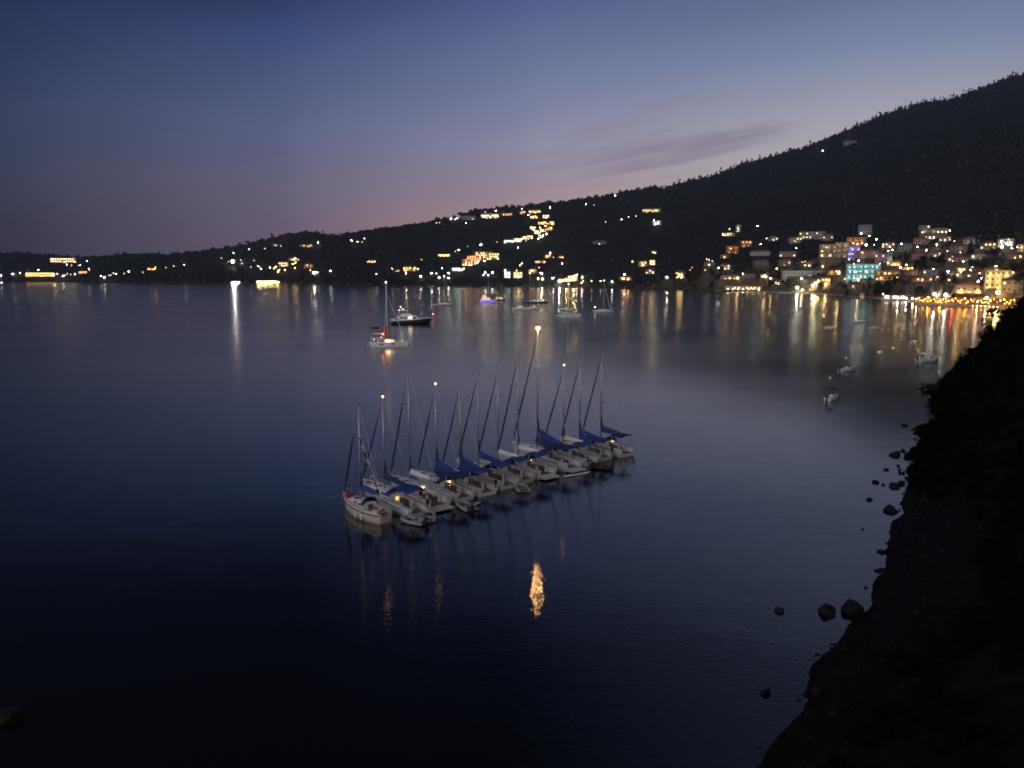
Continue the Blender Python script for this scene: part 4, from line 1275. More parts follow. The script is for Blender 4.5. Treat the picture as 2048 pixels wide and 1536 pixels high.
# seafront cafe with white canopy
az, r, p = shore_pt(1808, 13)
keepout.append((az, r - 20, r + 12, 20))
t_ = root('seafront_cafe', (p.x, p.y, 1.2), -az, 'white lit seafront cafe with a flat awning right of the sandy point', 'cafe')
MB().box(-17, 19, -2, 8, -3, 0).build('terrace', M_CONC, t_)
MB().box(-16, 16, 4, 7.5, .003, 3.4).build('wall', WALLM['cream'], t_)
MB().box(-16.5, 18, -1.8, 7.8, 3.403, 3.6).build('awning', M_SAIL, t_)
for k in range(7):
    MB().path([(-16 + k * 5.6, -1.6, 0), (-16 + k * 5.6, -1.6, 3.4)], .1, 5).build('post', M_RAIL, t_)
for k in range(5):
    pane(t_, glow('lit_window_w_4', GL['w'], 4), -13 + k * 6.2, 3.94, 1.7, 3, 2.2)
mb = MB()
mb.box(-17, 19, -2.0, -1.9, .003, .9)
mb.build('parapet', M_RAIL, t_)
# beach strip wall left of the village, lit by the jetty floodlight
az, r, p = shore_pt(1604, 5)
t_ = root('sea_wall', (p.x, p.y, 0), -az, 'low white sea wall under the jetty floodlight', 'sea wall')
MB().box(-24, 30, -1.5, 1.5, -2, 1.5).build('wall', WALLM['white'], t_)
for k in range(10):
    MB().box(-23 + 5.6 * k, -22.4 + 5.6 * k, -1.3, -.7, 1.503, 2.2).build('bollard', WALLM['white'], t_)

# ------------------------------------------------------------------ woods on the hillside: one mass
def clear(az, r):
    ok = np.ones(len(az), bool)
    X, Y = r * np.sin(az), r * np.cos(az)
    for a, r0, r1, w in keepout:
        lat = np.abs((az - a) * r)
        ok &= ~((lat < w) & (r > r0) & (r < r1))
    for a, r0 in lamp_pts:
        lat = np.abs((az - a) * r)
        ok &= ~((lat < (4.5 if r0 < 1100 else 7.0)) & (r > r0 - (26 if r0 < 1100 else 45 if r0 < 1350 else 110)) & (r < r0 + 4))
    return ok


def scatter(n, a0, a1, s0, s1, pw=1.0):
    a = nrng.uniform(a0, a1, n)
    s = s0 + (s1 - s0) * nrng.uniform(0, 1, n) ** pw
    rs, rr = shore_r(a), ridge_r(a)
    return a, rs + s * (rr - rs), s


a, r, s = scatter(52000, R(-37), R(36.5), .04, 1.03)
k = clear(a, r)
vil = (a > R(14)) & (s < .14)
k &= ~(vil & (nrng.uniform(0, 1, len(a)) < .05))
a, r, s = a[k], r[k], s[k]
tall = nrng.uniform(3.4, 7.2, len(a)) * np.where(nrng.uniform(0, 1, len(a)) > .9, 1.3, 1)
tall = tall * np.clip(r / 1300, .9, 1.5)
tall = np.where((a > R(14)) & (s < .13), tall * .75, tall)
P0 = np.stack([r * np.sin(a), r * np.cos(a), land(a, r)], -1)
conif = (nrng.uniform(0, 1, len(a)) < np.clip((a - R(8)) / R(20), 0, .55))
rad = np.stack([tall * .52, tall * .52, tall * .5], -1)
rad[conif] *= np.array([.55, .55, 1.15])
V1, F1 = blobs(P0 + np.array([0, 0, 1]) * (tall * .45)[:, None], rad, 1, .22)
off = nrng.normal(size=P0.shape) * (tall * .3)[:, None]
off[:, 2] = np.abs(off[:, 2]) * .8 + tall * .6
off[conif] *= np.array([.35, .35, 1.5])
V2, F2 = blobs(P0 + off, rad * .55, 1, .3)
vm_ = np.concatenate([np.repeat(vil[k], 80), np.repeat(vil[k], 80)])
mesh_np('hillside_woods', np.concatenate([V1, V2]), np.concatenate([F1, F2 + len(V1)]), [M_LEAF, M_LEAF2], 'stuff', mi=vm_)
# low shrubs and gardens along the shore
a, r, s = scatter(5000, R(-37), R(36), .012, .12)
k = clear(a, r)
a, r = a[k], r[k]
sz = nrng.uniform(1, 2.6, len(a))
P0 = np.stack([r * np.sin(a), r * np.cos(a), land(a, r) + sz * .4], -1)
V1, F1 = blobs(P0, np.stack([sz, sz, sz * .8], -1), 1, .28)
mesh_np('shore_shrubbery', V1, F1, M_LEAF2, 'stuff')

# ------------------------------------------------------------------ trees one can tell apart
TREES = []


def tree_meshes(kind, seed):
    rg = np.random.default_rng(seed)
    h = 1.0
    if kind == 'umbrella':
        c = rg.normal(size=(9, 3)) * np.array([.26, .26, .09]) + np.array([0, 0, .74])
        rd = np.tile([[.22, .22, .15]], (9, 1)) * rg.uniform(.7, 1.2, (9, 1))
        n, ls, th = 44, .045, .6
    elif kind == 'round':
        c = rg.normal(size=(10, 3)) * np.array([.2, .2, .17]) + np.array([0, 0, .62])
        rd = np.tile([[.22, .22, .2]], (10, 1)) * rg.uniform(.7, 1.2, (10, 1))
        n, ls, th = 44, .045, .5
    else:
        zz = np.linspace(.2, .92, 10)
        c = np.stack([rg.normal(size=10) * .03, rg.normal(size=10) * .03, zz], -1)
        rd = np.stack([.19 * (1.05 - zz), .19 * (1.05 - zz), np.full(10, .1)], -1)
        n, ls, th = 40, .035, .25
    Q, Fv = leaf_cloud(c, rd, n, ls)
    B, FB = blobs(c, rd * .62, 1, .25)
    me = bpy.data.meshes.new('crown')
    me.from_pydata(Q.tolist() + B.tolist(), [], Fv.tolist() + (FB + len(Q)).tolist())
    me.materials.append(M_LEAF)
    mb = MB()
    mb.path([(0, 0, -.12), (.01, 0, .2), (.0, .01, th), (0, 0, .8)], [.035, .028, .02, .008], 6)
    for q in range(5):
        mb.path([(0, 0, th * .75), tuple(c[q] * np.array([.5, .5, 1]) - np.array([0, 0, .08])), tuple(c[q])], [.014, .01, .004], 4)
    mt = bpy.data.meshes.new('trunk')
    mt.from_pydata(mb.v, [], mb.f)
    mt.materials.append(M_TRUNK)
    return me, mt


VAR = {k: [tree_meshes(k, i + 3) for i in range(4)] for k in ('umbrella', 'round', 'cypress')}


def tree(kind, p, h, label, group, name):
    me, mt = rnd.choice(VAR[kind])
    t_ = root(name, p, rnd.uniform(0, 6.28), label, 'tree', group)
    for nm, d in (('crown', me), ('trunk', mt)):
        o = link(nm, d, t_)
        o.scale = (h, h, h)
    return t_


NK = {'umbrella': 'umbrella_pine', 'round': 'pine_tree', 'cypress': 'cypress_tree'}
sky_x = [668, 690, 704, 722, 733, 752, 762, 771, 780, 790, 801, 815, 826, 838, 862, 874, 889, 908, 921, 930, 941, 953, 961, 976, 997, 1013, 1026, 1037, 1062, 1071, 1090, 1097, 1118, 1128, 1140, 1150, 1163, 1178, 1190, 1205, 1217, 1239, 1257, 1276, 1293, 1301, 1309]
nsk = len(sky_x)
for i, x in enumerate(sky_x):
    d = ray(x, np.interp(x, [q[0] for q in SKYL], [q[1] for q in SKYL]))
    az = math.atan2(d.x, d.y)
    r = float(ridge_r(az)) * .998
    kind = 'umbrella' if (x % 5 < 3) else 'round'
    h = rnd.uniform(9, 14) * (1.15 if x > 1270 else 1)
    tree(kind, pol(az, r) - Vector((0, 0, .8)), h, '%s silhouetted on the skyline, %s of %d skyline pines' % ('flat topped pine' if kind == 'umbrella' else 'rounded pine', ordinal(i + 1, nsk), nsk), 'skyline pines', NK[kind])
cyp_x = [1384, 1432, 1462, 1493, 1520, 1556, 1588, 1621, 1638, 1650, 1664, 1690, 1700, 1714, 1722, 1732, 1744, 1752, 1790, 1802, 1836, 1868, 1880, 1899, 1932, 1957, 1985, 2010, 2034]
for i, x in enumerate(cyp_x):
    d = ray(x, np.interp(x, [q[0] for q in SKYL], [q[1] for q in SKYL]))
    az = math.atan2(d.x, d.y)
    r = float(ridge_r(az)) * .998
    tree('cypress', pol(az, r) - Vector((0, 0, .8)), rnd.uniform(8, 20), 'pointed conifer on the right hill skyline, %s of %d counted uphill' % (ordinal(i + 1, len(cyp_x)), len(cyp_x)), 'skyline conifers', 'cypress_tree')
vt = [(1771, 594, 13, 'round', 'golden lit round tree at the end of the sandy point'), (1756, 592, 12, 'round', 'dark round tree left of the golden lit one on the sandy point'),
      (1745, 590, 10, 'round', 'smaller dark tree at the start of the sandy point'), (1640, 582, 9, 'round', 'tree right of the jetty floodlight'),
      (1575, 578, 10, 'round', 'dark tree left of the jetty floodlight'), (1540, 575, 9, 'round', 'dark tree at the right end of the beach bar'),
      (1556, 560, 10, 'round', 'dark tree uphill of the gap behind the beach bar'), (1425, 578, 9, 'round', 'dark tree at the left end of the beach bar'),
      (1350, 560, 10, 'round', 'gold edged tree beside the golden lit house'), (1374, 560, 9, 'round', 'dark tree right of the golden lit house'),
      (1840, 596, 9, 'round', 'tree between the seafront cafe and the beach tavern'), (1820, 582, 10, 'round', 'dark tree behind the seafront cafe'),
      (1890, 577, 9, 'round', 'dark tree behind the tavern floodlights'), (1908, 570, 9, 'cypress', 'slim conifer left of the white gabled hall'),
      (1968, 578, 8, 'round', 'green lit tree between gabled hall and tall cream building'), (1830, 545, 12, 'cypress', 'slim conifer right of the yellow terrace house'),
      (1845, 535, 10, 'round', 'round tree in the middle of the right village'), (1880, 536, 11, 'round', 'round tree left of the lamp lit lane in the right village'),
      (1940, 512, 14, 'cypress', 'tall cypress beside the long pink house'), (1967, 545, 10, 'round', 'dark tree under the bright yellow lamp'),
      (2028, 552, 10, 'cypress', 'golden lit conifer near the right edge'), (1985, 522, 10, 'round', 'dark tree uphill near the right edge'),
      (1790, 575, 10, 'round', 'dark tree behind the golden lit one'), (1700, 585, 10, 'round', 'dark tree on the flat ground left of the beach hut'),
      (1680, 583, 9, 'round', 'dark tree right of the orange seafront house'), (1630, 540, 10, 'round', 'dark tree left of the olive block'),
      (1615, 520, 11, 'round', 'dark tree left of the cream hotel'), (1545, 500, 11, 'round', 'dark tree between the two pale unlit houses'),
      (1500, 540, 10, 'round', 'dark tree uphill of the beach bar'), (1440, 548, 10, 'round', 'dark tree left of the low wide house'),
      (1810, 520, 10, 'cypress', 'conifer right of the chapel'), (1750, 500, 9, 'cypress', 'conifer above the pink house'),
      (2040, 580, 10, 'round', 'dark tree behind the stone house at the right edge')]
for x, y, h, kd, lab in vt:
    az, r = hit(x, y)
    tree(kd, pol(az, r), h, lab, 'village trees', NK[kd])
# bulbs hung in the golden lit tree
az, r = hit(1771, 594)
for k in range(2):
    lamp(1766 + k * 10, 588 + k * 4, 'y', 9, 'yellow lamp hidden in the golden lit tree, %s one of two' % ['left', 'right'][k], 'garden_lamp', 'lamps in the golden lit tree', 4, .3, 'garden lamp')

# ------------------------------------------------------------------ boats
def hull_fn(Ln, B, fb0, fb1, stern=.82, draft=.45, maxt=.42, pw=2.2):
    def hb(t):
        if t < maxt:
            q = t / maxt
            return B / 2 * (stern + (1 - stern) * (1 - (1 - q) ** 2))
        return B / 2 * max(.012, 1 - ((t - maxt) / (1 - maxt)) ** pw)

    def sh(t):
        return fb0 + (fb1 - fb0) * (.25 * t + .75 * t * t)

    def pos(t, w, z):
        s = sh(t)
        x = t * Ln
        x += .035 * Ln * (1 - max(z, -.2) / s) * max(0, 1 - t * 5)           # reversed transom
        x -= .045 * Ln * (1 - max(z, -.2) / s) * max(0, (t - .7) / .3)       # raked stem
        return (x, w, z)

    def ring(t):
        b_, s = hb(t), sh(t)
        bw = b_ * (.9 - .25 * max(0, (t - .5) * 2))
        q = [(b_, s), (b_ * .99, s * .55), (bw, 0.02), (bw * .62, -draft * .65), (0.0, -draft)]
        return [pos(t, w, z) for w, z in q] + [pos(t, -w, z) for w, z in q[-2::-1]]
    return hb, sh, pos, ring


TS = [0, .04, .1, .18, .28, .4, .52, .64, .75, .85, .93, .98, 1.0]


def hull_mesh(hf, open_transom=None):
    hb, sh, pos, ring = hf
    mb = MB()
    mb.loft([ring(t) for t in TS], False, False, False)
    r0 = ring(0)
    if open_transom is None:
        mb.add(r0, [list(range(len(r0)))[::-1]])
    return mb


def canopy(x0, x1, hw, z, rise, th=.05, n=7, m=4, droop=.0):
    """arched cloth: x0..x1 long, hw half width"""
    rings = []
    for i in range(m):
        x = x0 + (x1 - x0) * i / (m - 1)
        zz = z - droop * abs(2 * i / (m - 1) - 1) ** 2
        top = [(x, -hw + 2 * hw * k / (n - 1), zz + rise * (1 - (2 * k / (n - 1) - 1) ** 2)) for k in range(n)]
        rings.append(top + [(a, b_, c - th) for a, b_, c in top[::-1]])
    return MB().loft(rings, True, True, True)


def yacht(label, stern_px, mast_px, top_py, bow_hd, o, B=3.9, group='yachts rafted side by side', name='sailing_yacht'):
    p = water(*stern_px)
    hd = Vector((-math.sin(bow_hd), math.cos(bow_hd), 0))
    # mast foot: step along the heading until the mast stands at its column of the picture
    best, md = 1e9, 6
    for k in range(300, 1000):
        q = p + hd * (k / 100) + Vector((0, 0, 1.7))
        e = abs(proj(q)[0] - mast_px)
        if e < best:
            best, md = e, k / 100
    md = min(max(md, o.get('mmin', 5.6)), 7.6)
    Ln = md / .575
    t_ = root(name, p, math.atan2(hd.y, hd.x), label, 'sailboat', group)
    big = o.get('big', 1.0)
    hf = hull_fn(Ln, B, 1.08 * big, 1.4 * big, stern=o.get('stern', .84))
    hb, sh, pos, ring = hf
    hm = o.get('hull', M_WHITE)
    hull_mesh(hf, True).build('hull', hm, t_, True)
    # transom: lower plate and two quarters, open to the cockpit between them
    lo = .52 if not o.get('closed') else sh(0) - .12
    r0 = ring(0)
    mb = MB()
    def edge(z):
        s = sh(0)
        return hb(0) * (.99 if z > s * .55 else .9 + .09 * z / (s * .55))
    zs = [-.3, 0.0, .25, lo]
    for i in range(3):
        za, zb_ = zs[i], zs[i + 1]
        wa, wb = (edge(max(za, 0)) if za >= 0 else hb(0) * .75), edge(max(zb_, 0))
        mb.add([pos(0, -wa, za), pos(0, wa, za), pos(0, wb, zb_), pos(0, -wb, zb_)], [[0, 1, 2, 3]])
    s0 = sh(0)
    for sgn in (-1, 1):
        wi = hb(0) * .66
        a_ = [(wi, lo), (edge(lo), lo), (hb(0), s0), (wi, s0)]
        front = [pos(0, sgn * w, z) for w, z in a_]
        back = [(x + .35, y, z) for x, y, z in front]
        mb.loft([front, back], True, True, True)
    mb.build('transom', hm, t_)
    if o.get('platform'):
        MB().box(-.9, .33, -hb(0) * .8, hb(0) * .8, .22, .34).build('swim_platform', M_DECK, t_)
    # hull stripe
    mb = MB()
    for sgn in (-1, 1):
        for i in range(2, len(TS) - 2):
            q = []
            for t, dz in ((TS[i], -.26), (TS[i + 1], -.26), (TS[i + 1], -.16), (TS[i], -.16)):
                q.append(pos(t, sgn * (hb(t) + .006), sh(t) + dz))
            mb.add(q, [[0, 1, 2, 3]])
    mb.build('hull_stripe', o.get('stripe', M_STRIPE), t_)
    # deck with a cockpit opening
    ce, cw = .36, .60
    mb = MB()
    tt = [0, .06, .12, .2, .28, ce]
    for i in range(len(tt) - 1):
        for sgn in (-1, 1):
            q = []
            for t, w in ((tt[i], cw * hb(tt[i])), (tt[i], hb(tt[i])), (tt[i + 1], hb(tt[i + 1])), (tt[i + 1], cw * hb(tt[i + 1]))):
                q.append((t * Ln, sgn * w, sh(t) - .015))
            mb.add(q, [[0, 1, 2, 3]])
    rings = []
    for t in [ce, .45, .55, .65, .75, .85, .93, .98, .998]:
        b_ = hb(t)
        rings.append([pos(t, b_ * k / 3, sh(t) - .015 + .05 * (1 - (k / 3) ** 2)) for k in range(-3, 4)])
    mb.loft(rings, False)
    mb.build('deck', M_DECK, t_)
    # toe rail along the sheer
    mb = MB()
    for sgn in (-1, 1):
        mb.path([pos(t, sgn * hb(t) * .985, sh(t) + .02) for t in TS[1:]], .035, 4)
    mb.build('toe_rail', M_WHITE, t_)
    # cockpit
    mb = MB()
    fl = .50
    cwa, cwb = cw * hb(0.02), cw * hb(ce)
    xa, xb = .012 * Ln + .05, ce * Ln
    za, zb_ = sh(0) - .02, sh(ce) - .02
    mb.add([(xa, -cwa, fl), (xa, cwa, fl), (xb, cwb, fl), (xb, -cwb, fl)], [[0, 3, 2, 1]])
    mb.build('cockpit_floor', M_TEAK, t_)
    mb = MB()
    for sgn in (-1, 1):
        mb.add([(xa, sgn * cwa, fl), (xb, sgn * cwb, fl), (xb, sgn * cwb, zb_), (xa, sgn * cwa, za)], [[0, 1, 2, 3]])
    mb.add([(xb, -cwb, fl), (xb, cwb, fl), (xb, cwb, zb_ + .1), (xb, -cwb, zb_ + .1)], [[0, 1, 2, 3]])
    mb.build('cockpit_coaming', M_WHITE, t_)
    for sgn in (-1, 1):
        y0, y1 = sorted((sgn * cwa * .55, sgn * cwa * .985))
        MB().box(.17 * Ln, xb - .02, y0, y1, fl + .003, fl + .42).build('cockpit_bench', M_TEAK, t_)
        if rnd.random() < .6:
            MB().box(.19 * Ln, xb - .3, y0 + .05, y1 - .04, fl + .423, fl + .52).build('cushion', rnd.choice([M_NAVY, M_RED, M_CREAM, M_BLUE]), t_)
    MB().box(.20 * Ln, .30 * Ln, -.22, .22, fl + .003, fl + .75).build('cockpit_table', M_WOOD, t_)
    wy = (0,) if B < 3.5 else (-.75, .75)
    for y in wy:
        q = MB().box(.115 * Ln, .115 * Ln + .22, y - .12, y + .12, fl + .003, fl + .95)
        q.build('wheel_pedestal', M_WHITE, t_)
        MB().torus((.115 * Ln - .06, y, fl + .85), .42, .025, 'x', 18, 5).path([(.115 * Ln - .06, y - .42, fl + .85), (.115 * Ln - .06, y + .42, fl + .85)], .015, 4).path([(.115 * Ln - .06, y, fl + .43), (.115 * Ln - .06, y, fl + 1.27)], .015, 4).build('steering_wheel', M_STEEL, t_, True)
    # coachroof
    c0, c1 = ce + .003, .80
    rings = []
    ch = .52
    for t in (c0, .44, .52, .60, .68, .75, c1):
        u = (t - c0) / (c1 - c0)
        w = hb(t) * (.62 - .12 * u)
        h = ch * (1 - .55 * u) if u < .99 else .06
        z = sh(t) - .03
        rings.append([(t * Ln, q * w, z + e * h) for q, e in ((-1, 0), (-.9, .8), (-.62, 1), (0, 1.1), (.62, 1), (.9, .8), (1, 0))])
    MB().loft(rings, False).add(rings[0], [list(range(7))]).add(rings[-1], [list(range(7))[::-1]]).build('coachroof', M_WHITE, t_)
    for sgn in (-1, 1):
        for t0, t1 in ((.43, .52), (.55, .63)):
            q = []
            for t, e in ((t0, .25), (t1, .25), (t1, .72), (t0, .72)):
                u = (t - c0) / (c1 - c0)
                w = hb(t) * (.62 - .12 * u)
                q.append((t * Ln, sgn * (w * (1 - .125 * e) + .012), sh(t) - .03 + e * ch * (1 - .55 * u)))
            lit = o.get('lit') and sgn < 0
            MB().add(q, [[0, 1, 2, 3]]).build('cabin_window', glow('cabin_light', (1, .62, .18), .7) if lit else M_DARKGLASS, t_)
    for t in (.66, .87):
        z = sh(t) + (.29 if t < .8 else .05)
        MB().box(t * Ln - .28, t * Ln + .28, -.28, .28, z, z + .07, taper=.03).build('hatch', M_DARKGLASS, t_)
    if o.get('lit'):
        MB().box(ce * Ln - .03, ce * Ln - .012, -.22, .22, fl + .3, sh(ce) + .1).build('companionway', glow('companion_light', (1, .55, .12), o['lit'] * .3), t_)
    else:
        MB().box(ce * Ln - .03, ce * Ln - .012, -.3, .3, fl + .2, sh(ce) + .3).build('companionway', M_WOOD, t_)
    # sprayhood
    if o.get('hood', True):
        rings = []
        zb2 = sh(.4) + .38
        for x, hgt, w in ((.355 * Ln, .92, .66), (.40 * Ln, .88, .62), (.445 * Ln, .48, .58), (.465 * Ln, .08, .55)):
            rings.append([(x, w * hb(.4) * math.cos(a), zb2 - .2 + hgt * math.sin(a)) for a in [math.pi * k / 8 for k in range(9)]])
        MB().loft(rings, False).build('sprayhood', o.get('canvas', M_BLUE), t_, True)
    # rig
    mx = .575 * Ln
    foot = Vector(p) + hd * mx
    ztop = z_at(foot, top_py) if top_py else 16
    zd = sh(.575) + .3
    mr = .105
    mast = MB().path([(mx, 0, zd), (mx - .02, 0, ztop * .6), (mx - .06, 0, ztop)], [mr, mr, mr * .7], 10).build('mast', M_ALU, t_, True)
    for fz, w in ((.42, 1.15), (.70, .85)):
        z = zd + (ztop - zd) * fz
        MB().path([(mx - .25, -w, z + .1), (mx, 0, z), (mx - .25, w, z + .1)], [.03, .045, .03], 6).build('spreader', M_ALU, t_)
    for sgn in (-1, 1):
        z1, z2 = zd + (ztop - zd) * .42, zd + (ztop - zd) * .70
        MB().path([(mx - .2, sgn * hb(.56) * .96, sh(.56)), (mx - .25, sgn * 1.15, z1 + .1), (mx - .25, sgn * .85, z2 + .1), (mx - .05, 0, ztop * .965)], .008, 4).build('shroud', M_STEEL, t_)
    bowp = Vector(pos(.985, 0, sh(.985) + .1))
    headp = Vector((mx + .05, 0, ztop * o.get('frac', .96)))
    MB().path([tuple(bowp), tuple(headp)], .012, 4).build('forestay', M_STEEL, t_)
    if o.get('genoa', True):
        a_ = bowp.lerp(headp, .04)
        b2 = bowp.lerp(headp, .30)
        c_ = bowp.lerp(headp, .95)
        MB().path([tuple(a_), tuple(bowp.lerp(headp, .10)), tuple(b2), tuple(bowp.lerp(headp, .6)), tuple(c_)], [.06, .115, .12, .095, .045], 8).build('furled_headsail', M_NAVY, t_, True)
    MB().path([(.03 * Ln, -hb(0) * .85, sh(0)), (.25 * mx, 0, ztop * .30), (mx - .1, 0, ztop)], .006, 4).path([(.03 * Ln, hb(0) * .85, sh(0)), (.25 * mx, 0, ztop * .30)], .006, 4).build('backstay', M_STEEL, t_)
    bz = zd + 1.15
    bx = .17 * Ln
    MB().path([(mx - .1, 0, bz), (bx, 0, bz + .12)], .075, 8).build('boom', M_ALU, t_, True)
    cov = o.get('cover', 'stack')
    if cov:
        mcol = o.get('sail', M_BLUE)
        hgt = o.get('coverh', 1.5)
        rings = []
        for u in (0, .08, .25, .5, .75, 1):
            x = mx - .14 - u * (mx - bx - .25)
            z = bz + .05 + .12 * u
            h = hgt * (1 - u) ** 1.1 + .36
            w = (.10 + .22 * math.sin(math.pi * min(u + .15, 1))) * o.get('coverw', 1)
            rings.append([(x, 0, z - .14), (x, w, z + .02), (x, w * .75, z + h * .4), (x, .035, z + h), (x, -.035, z + h), (x, -w * .75, z + h * .4), (x, -w, z + .02)])
        MB().loft(rings, True, True, True).build('sail_cover', mcol, t_)
        MB().path([(mx - .18, .0, bz + hgt * .3), (mx - .2, 0, bz + hgt + .9), (mx - .1, 0, bz + hgt + 1.9)], [.22, .16, .03], 6).build('sail_head', M_NAVY, t_)
    if o.get('tent'):
        rings = []
        for u in (0, .5, 1):
            x = mx - .35 - u * (mx - .35 - .27 * Ln)
            w = hb(.3) * (.42 + .22 * u)
            z = bz + o['tent'] * (1 - u) ** 1.3 + .2
            rings.append([(x, w, z - .95), (x, w * .55, z - .38), (x, 0, z), (x, -w * .55, z - .38), (x, -w, z - .95)])
        MB().loft(rings, False).build('boom_tent', o.get('canvas', M_BLUE), t_)
    if o.get('glow'):
        MB().ball((.345 * Ln, -.25, sh(.3) + .38), .05, 1).build('cockpit_light', glow('cockpit_glow_%g' % o['glow'], (1, .55, .25), o['glow'] * 22), t_, True)
    if o.get('bimini', True):
        bzz = sh(0) + 1.72
        hw = hb(.1) * .80
        canopy(.03 * Ln, .255 * Ln, hw, bzz, .2, droop=.07).build('bimini', o.get('canvas', M_BLUE), t_)
        for x in (.06 * Ln, .22 * Ln):
            MB().path([(.14 * Ln, -hw * 1.05, sh(0)), (x, -hw * .97, bzz - .06), (x, 0, bzz + .13), (x, hw * .97, bzz - .06), (.14 * Ln, hw * 1.05, sh(0))], .022, 5).build('bimini_frame', M_STEEL, t_)
    # pulpit and guard rails
    zb3 = sh(.98)
    MB().path([pos(.90, hb(.90) * .95, sh(.9)), pos(.905, hb(.905) * .95, sh(.9) + .62), pos(.995, .12, zb3 + .68), pos(.995, -.12, zb3 + .68), pos(.905, -hb(.905) * .95, sh(.9) + .62), pos(.90, -hb(.90) * .95, sh(.9))], .02, 5).build('pulpit', M_STEEL, t_)
    for sgn in (-1, 1):
        mb = MB()
        tl = [.03, .18, .33, .48, .63, .77, .9]
        for t in tl:
            mb.path([pos(t, sgn * hb(t) * .95, sh(t)), pos(t, sgn * hb(t) * .95, sh(t) + .6)], .014, 4)
        for dz in (.32, .6):
            mb.path([pos(t, sgn * hb(t) * .95, sh(t) + dz) for t in tl], .008, 4)
        mb.build('guard_rail', M_STEEL, t_)
        for t in rnd.sample([.2, .3, .42, .55], 2):
            x, y, z = pos(t, sgn * (hb(t) + .10), sh(t) * .45)
            MB().path([(x, y, z - .4), (x, y, z - .32), (x, y, z + .22), (x, y, z + .34)], [.03, .11, .11, .02], 8).build('fender', rnd.choice([M_WHITE, M_NAVY, M_SAIL]), t_, True)
        MB().path([pos(.02, sgn * hb(0) * .92, sh(0)), pos(.02, sgn * hb(0) * .92, sh(0) + .68), pos(.0, sgn * hb(0) * .45, sh(0) + .7), pos(.0, sgn * hb(0) * .45, sh(0))], .02, 5).build('pushpit', M_STEEL, t_)
    if o.get('light'):
        c, s = o['light']
        MB().ball((mx - .06, 0, ztop + .22), .17 if s > 50 else .125, 2).build('anchor_light', glow('anchor_light_%s%g' % (c, s), {'w': (1, .5, .16), 'c': (1, .93, .8)}[c], s), t_, True)
    else:
        MB().path([(mx - .06, 0, ztop), (mx - .06, 0, ztop + .5)], .02, 4).path([(mx - .5, 0, ztop + .12), (mx + .2, 0, ztop + .12)], .015, 4).build('masthead_vane', M_BLACK, t_)
    if o.get('flag'):
        x, y = .0, hb(0) * .5
        MB().path([(x, y, sh(0)), (x - .5, y, sh(0) + 1.5)], .018, 5).build('flag_staff', M_WOOD, t_)
        MB().loft([[(x - .48, y, sh(0) + 1.45), (x - .25, y, sh(0) + .8)], [(x - .75, y + .12, sh(0) + 1.1), (x - .5, y + .1, sh(0) + .5)], [(x - .85, y + .05, sh(0) + .7), (x - .62, y + .05, sh(0) + .2)]], False).build('flag', o['flag'], t_)
    if o.get('outboard'):
        y = -hb(0) * .7
        MB().box(-.1, .15, y - .15, y + .15, sh(0) + .35, sh(0) + .75, taper=.03).box(-.02, .08, y - .06, y + .06, sh(0) - .2, sh(0) + .349).build('stowed_outboard', M_BLACK, t_)
    if o.get('ring'):
        MB().torus((.0, hb(0) * .6, sh(0) + .45), .3, .09, 'x', 16, 6).build('lifebuoy', M_CREAM, t_, True)
    # mooring line from the bow
    b_ = Vector(pos(1.0, 0, sh(1)))
    MB().path([tuple(b_), (b_.x + 2.5, 0, .45), (b_.x + 5.5, 0, -.3)], .02, 4).build('anchor_rode', M_GREY, t_)
    if o.get('extra'):
        o['extra'](t_, Ln, hb, sh, pos, mx, ztop)
    return t_


HD = R(38)
G_RAFT = 'yachts rafted side by side'
raft = [
    ((840, 1036), 766, 797, dict(light=('w', 6), lit=4.5, bimini=True, coverh=.35, sail=M_NAVY, outboard=1, ring=1), 'white yacht with masthead lamp, blue bimini and one glowing amber cabin light', 3.25),
    ((880, 1020), 820, 738, dict(big=1.12, bimini=False, hood=False, coverh=.2, sail=M_SAIL, platform=1, stern=.9, glow=1.6), 'largest left yacht with a white foredeck and wide stern, third in the raft', 3.6),
    ((932, 1004), 873, 771, dict(light=('w', 6), coverh=.95, tent=.55, bimini=True, ring=1, glow=1.8), 'yacht with masthead lamp and pointed blue boom tent, fourth in the raft', 3.35),
    ((978, 993), 921, 772, dict(coverh=.8, bimini=True, outboard=1, tent=.4), 'yacht with a round white stern, fifth in the raft', 3.35),
    ((1021, 979), 957, 746, dict(coverh=.5, bimini=True), 'yacht behind the tied grey dinghy, sixth in the raft', 3.25),
    ((1057, 967), 996, 737, dict(coverh=.2, bimini=True, sail=M_SAIL), 'yacht with a white sail cover and low blue bimini, seventh in the raft', 3.25),
    ((1096, 957), 1036, 707, dict(big=1.1, coverh=.25, sail=M_SAIL, bimini=True, platform=1, stern=.9, glow=.4), 'wide sterned yacht with white boom and lit cockpit, eighth in the raft', 3.6),
    ((1149, 943), 1070, 660, dict(big=1.15, light=('w', 330), coverh=1.4, tent=.8, bimini=True, platform=1, stern=.9, mmin=6.4), 'tallest yacht with the brightest masthead lamp and a high blue boom tent', 3.6),
    ((1184, 932), 1126, 733, dict(light=('w', 6), coverh=.2, sail=M_SAIL, bimini=True), 'yacht with masthead lamp and white boom, third from the right in the raft', 3.25),
    ((1214, 922), 1160, 717, dict(coverh=.6, bimini=True, tent=.15, outboard=1), 'yacht with blue boom tent, second from the right in the raft', 3.25),
    ((1257, 914), 1202, 703, dict(big=1.08, coverh=.6, canvas=M_NAVY, sail=M_BLUE, bimini=True, ring=1, glow=1.0), 'rightmost yacht of the raft with dark bimini and clear white stern', 3.7),
]
M_REDSTRIPE = mat('red_stripe', (.25, .03, .03), .4, var=.1)
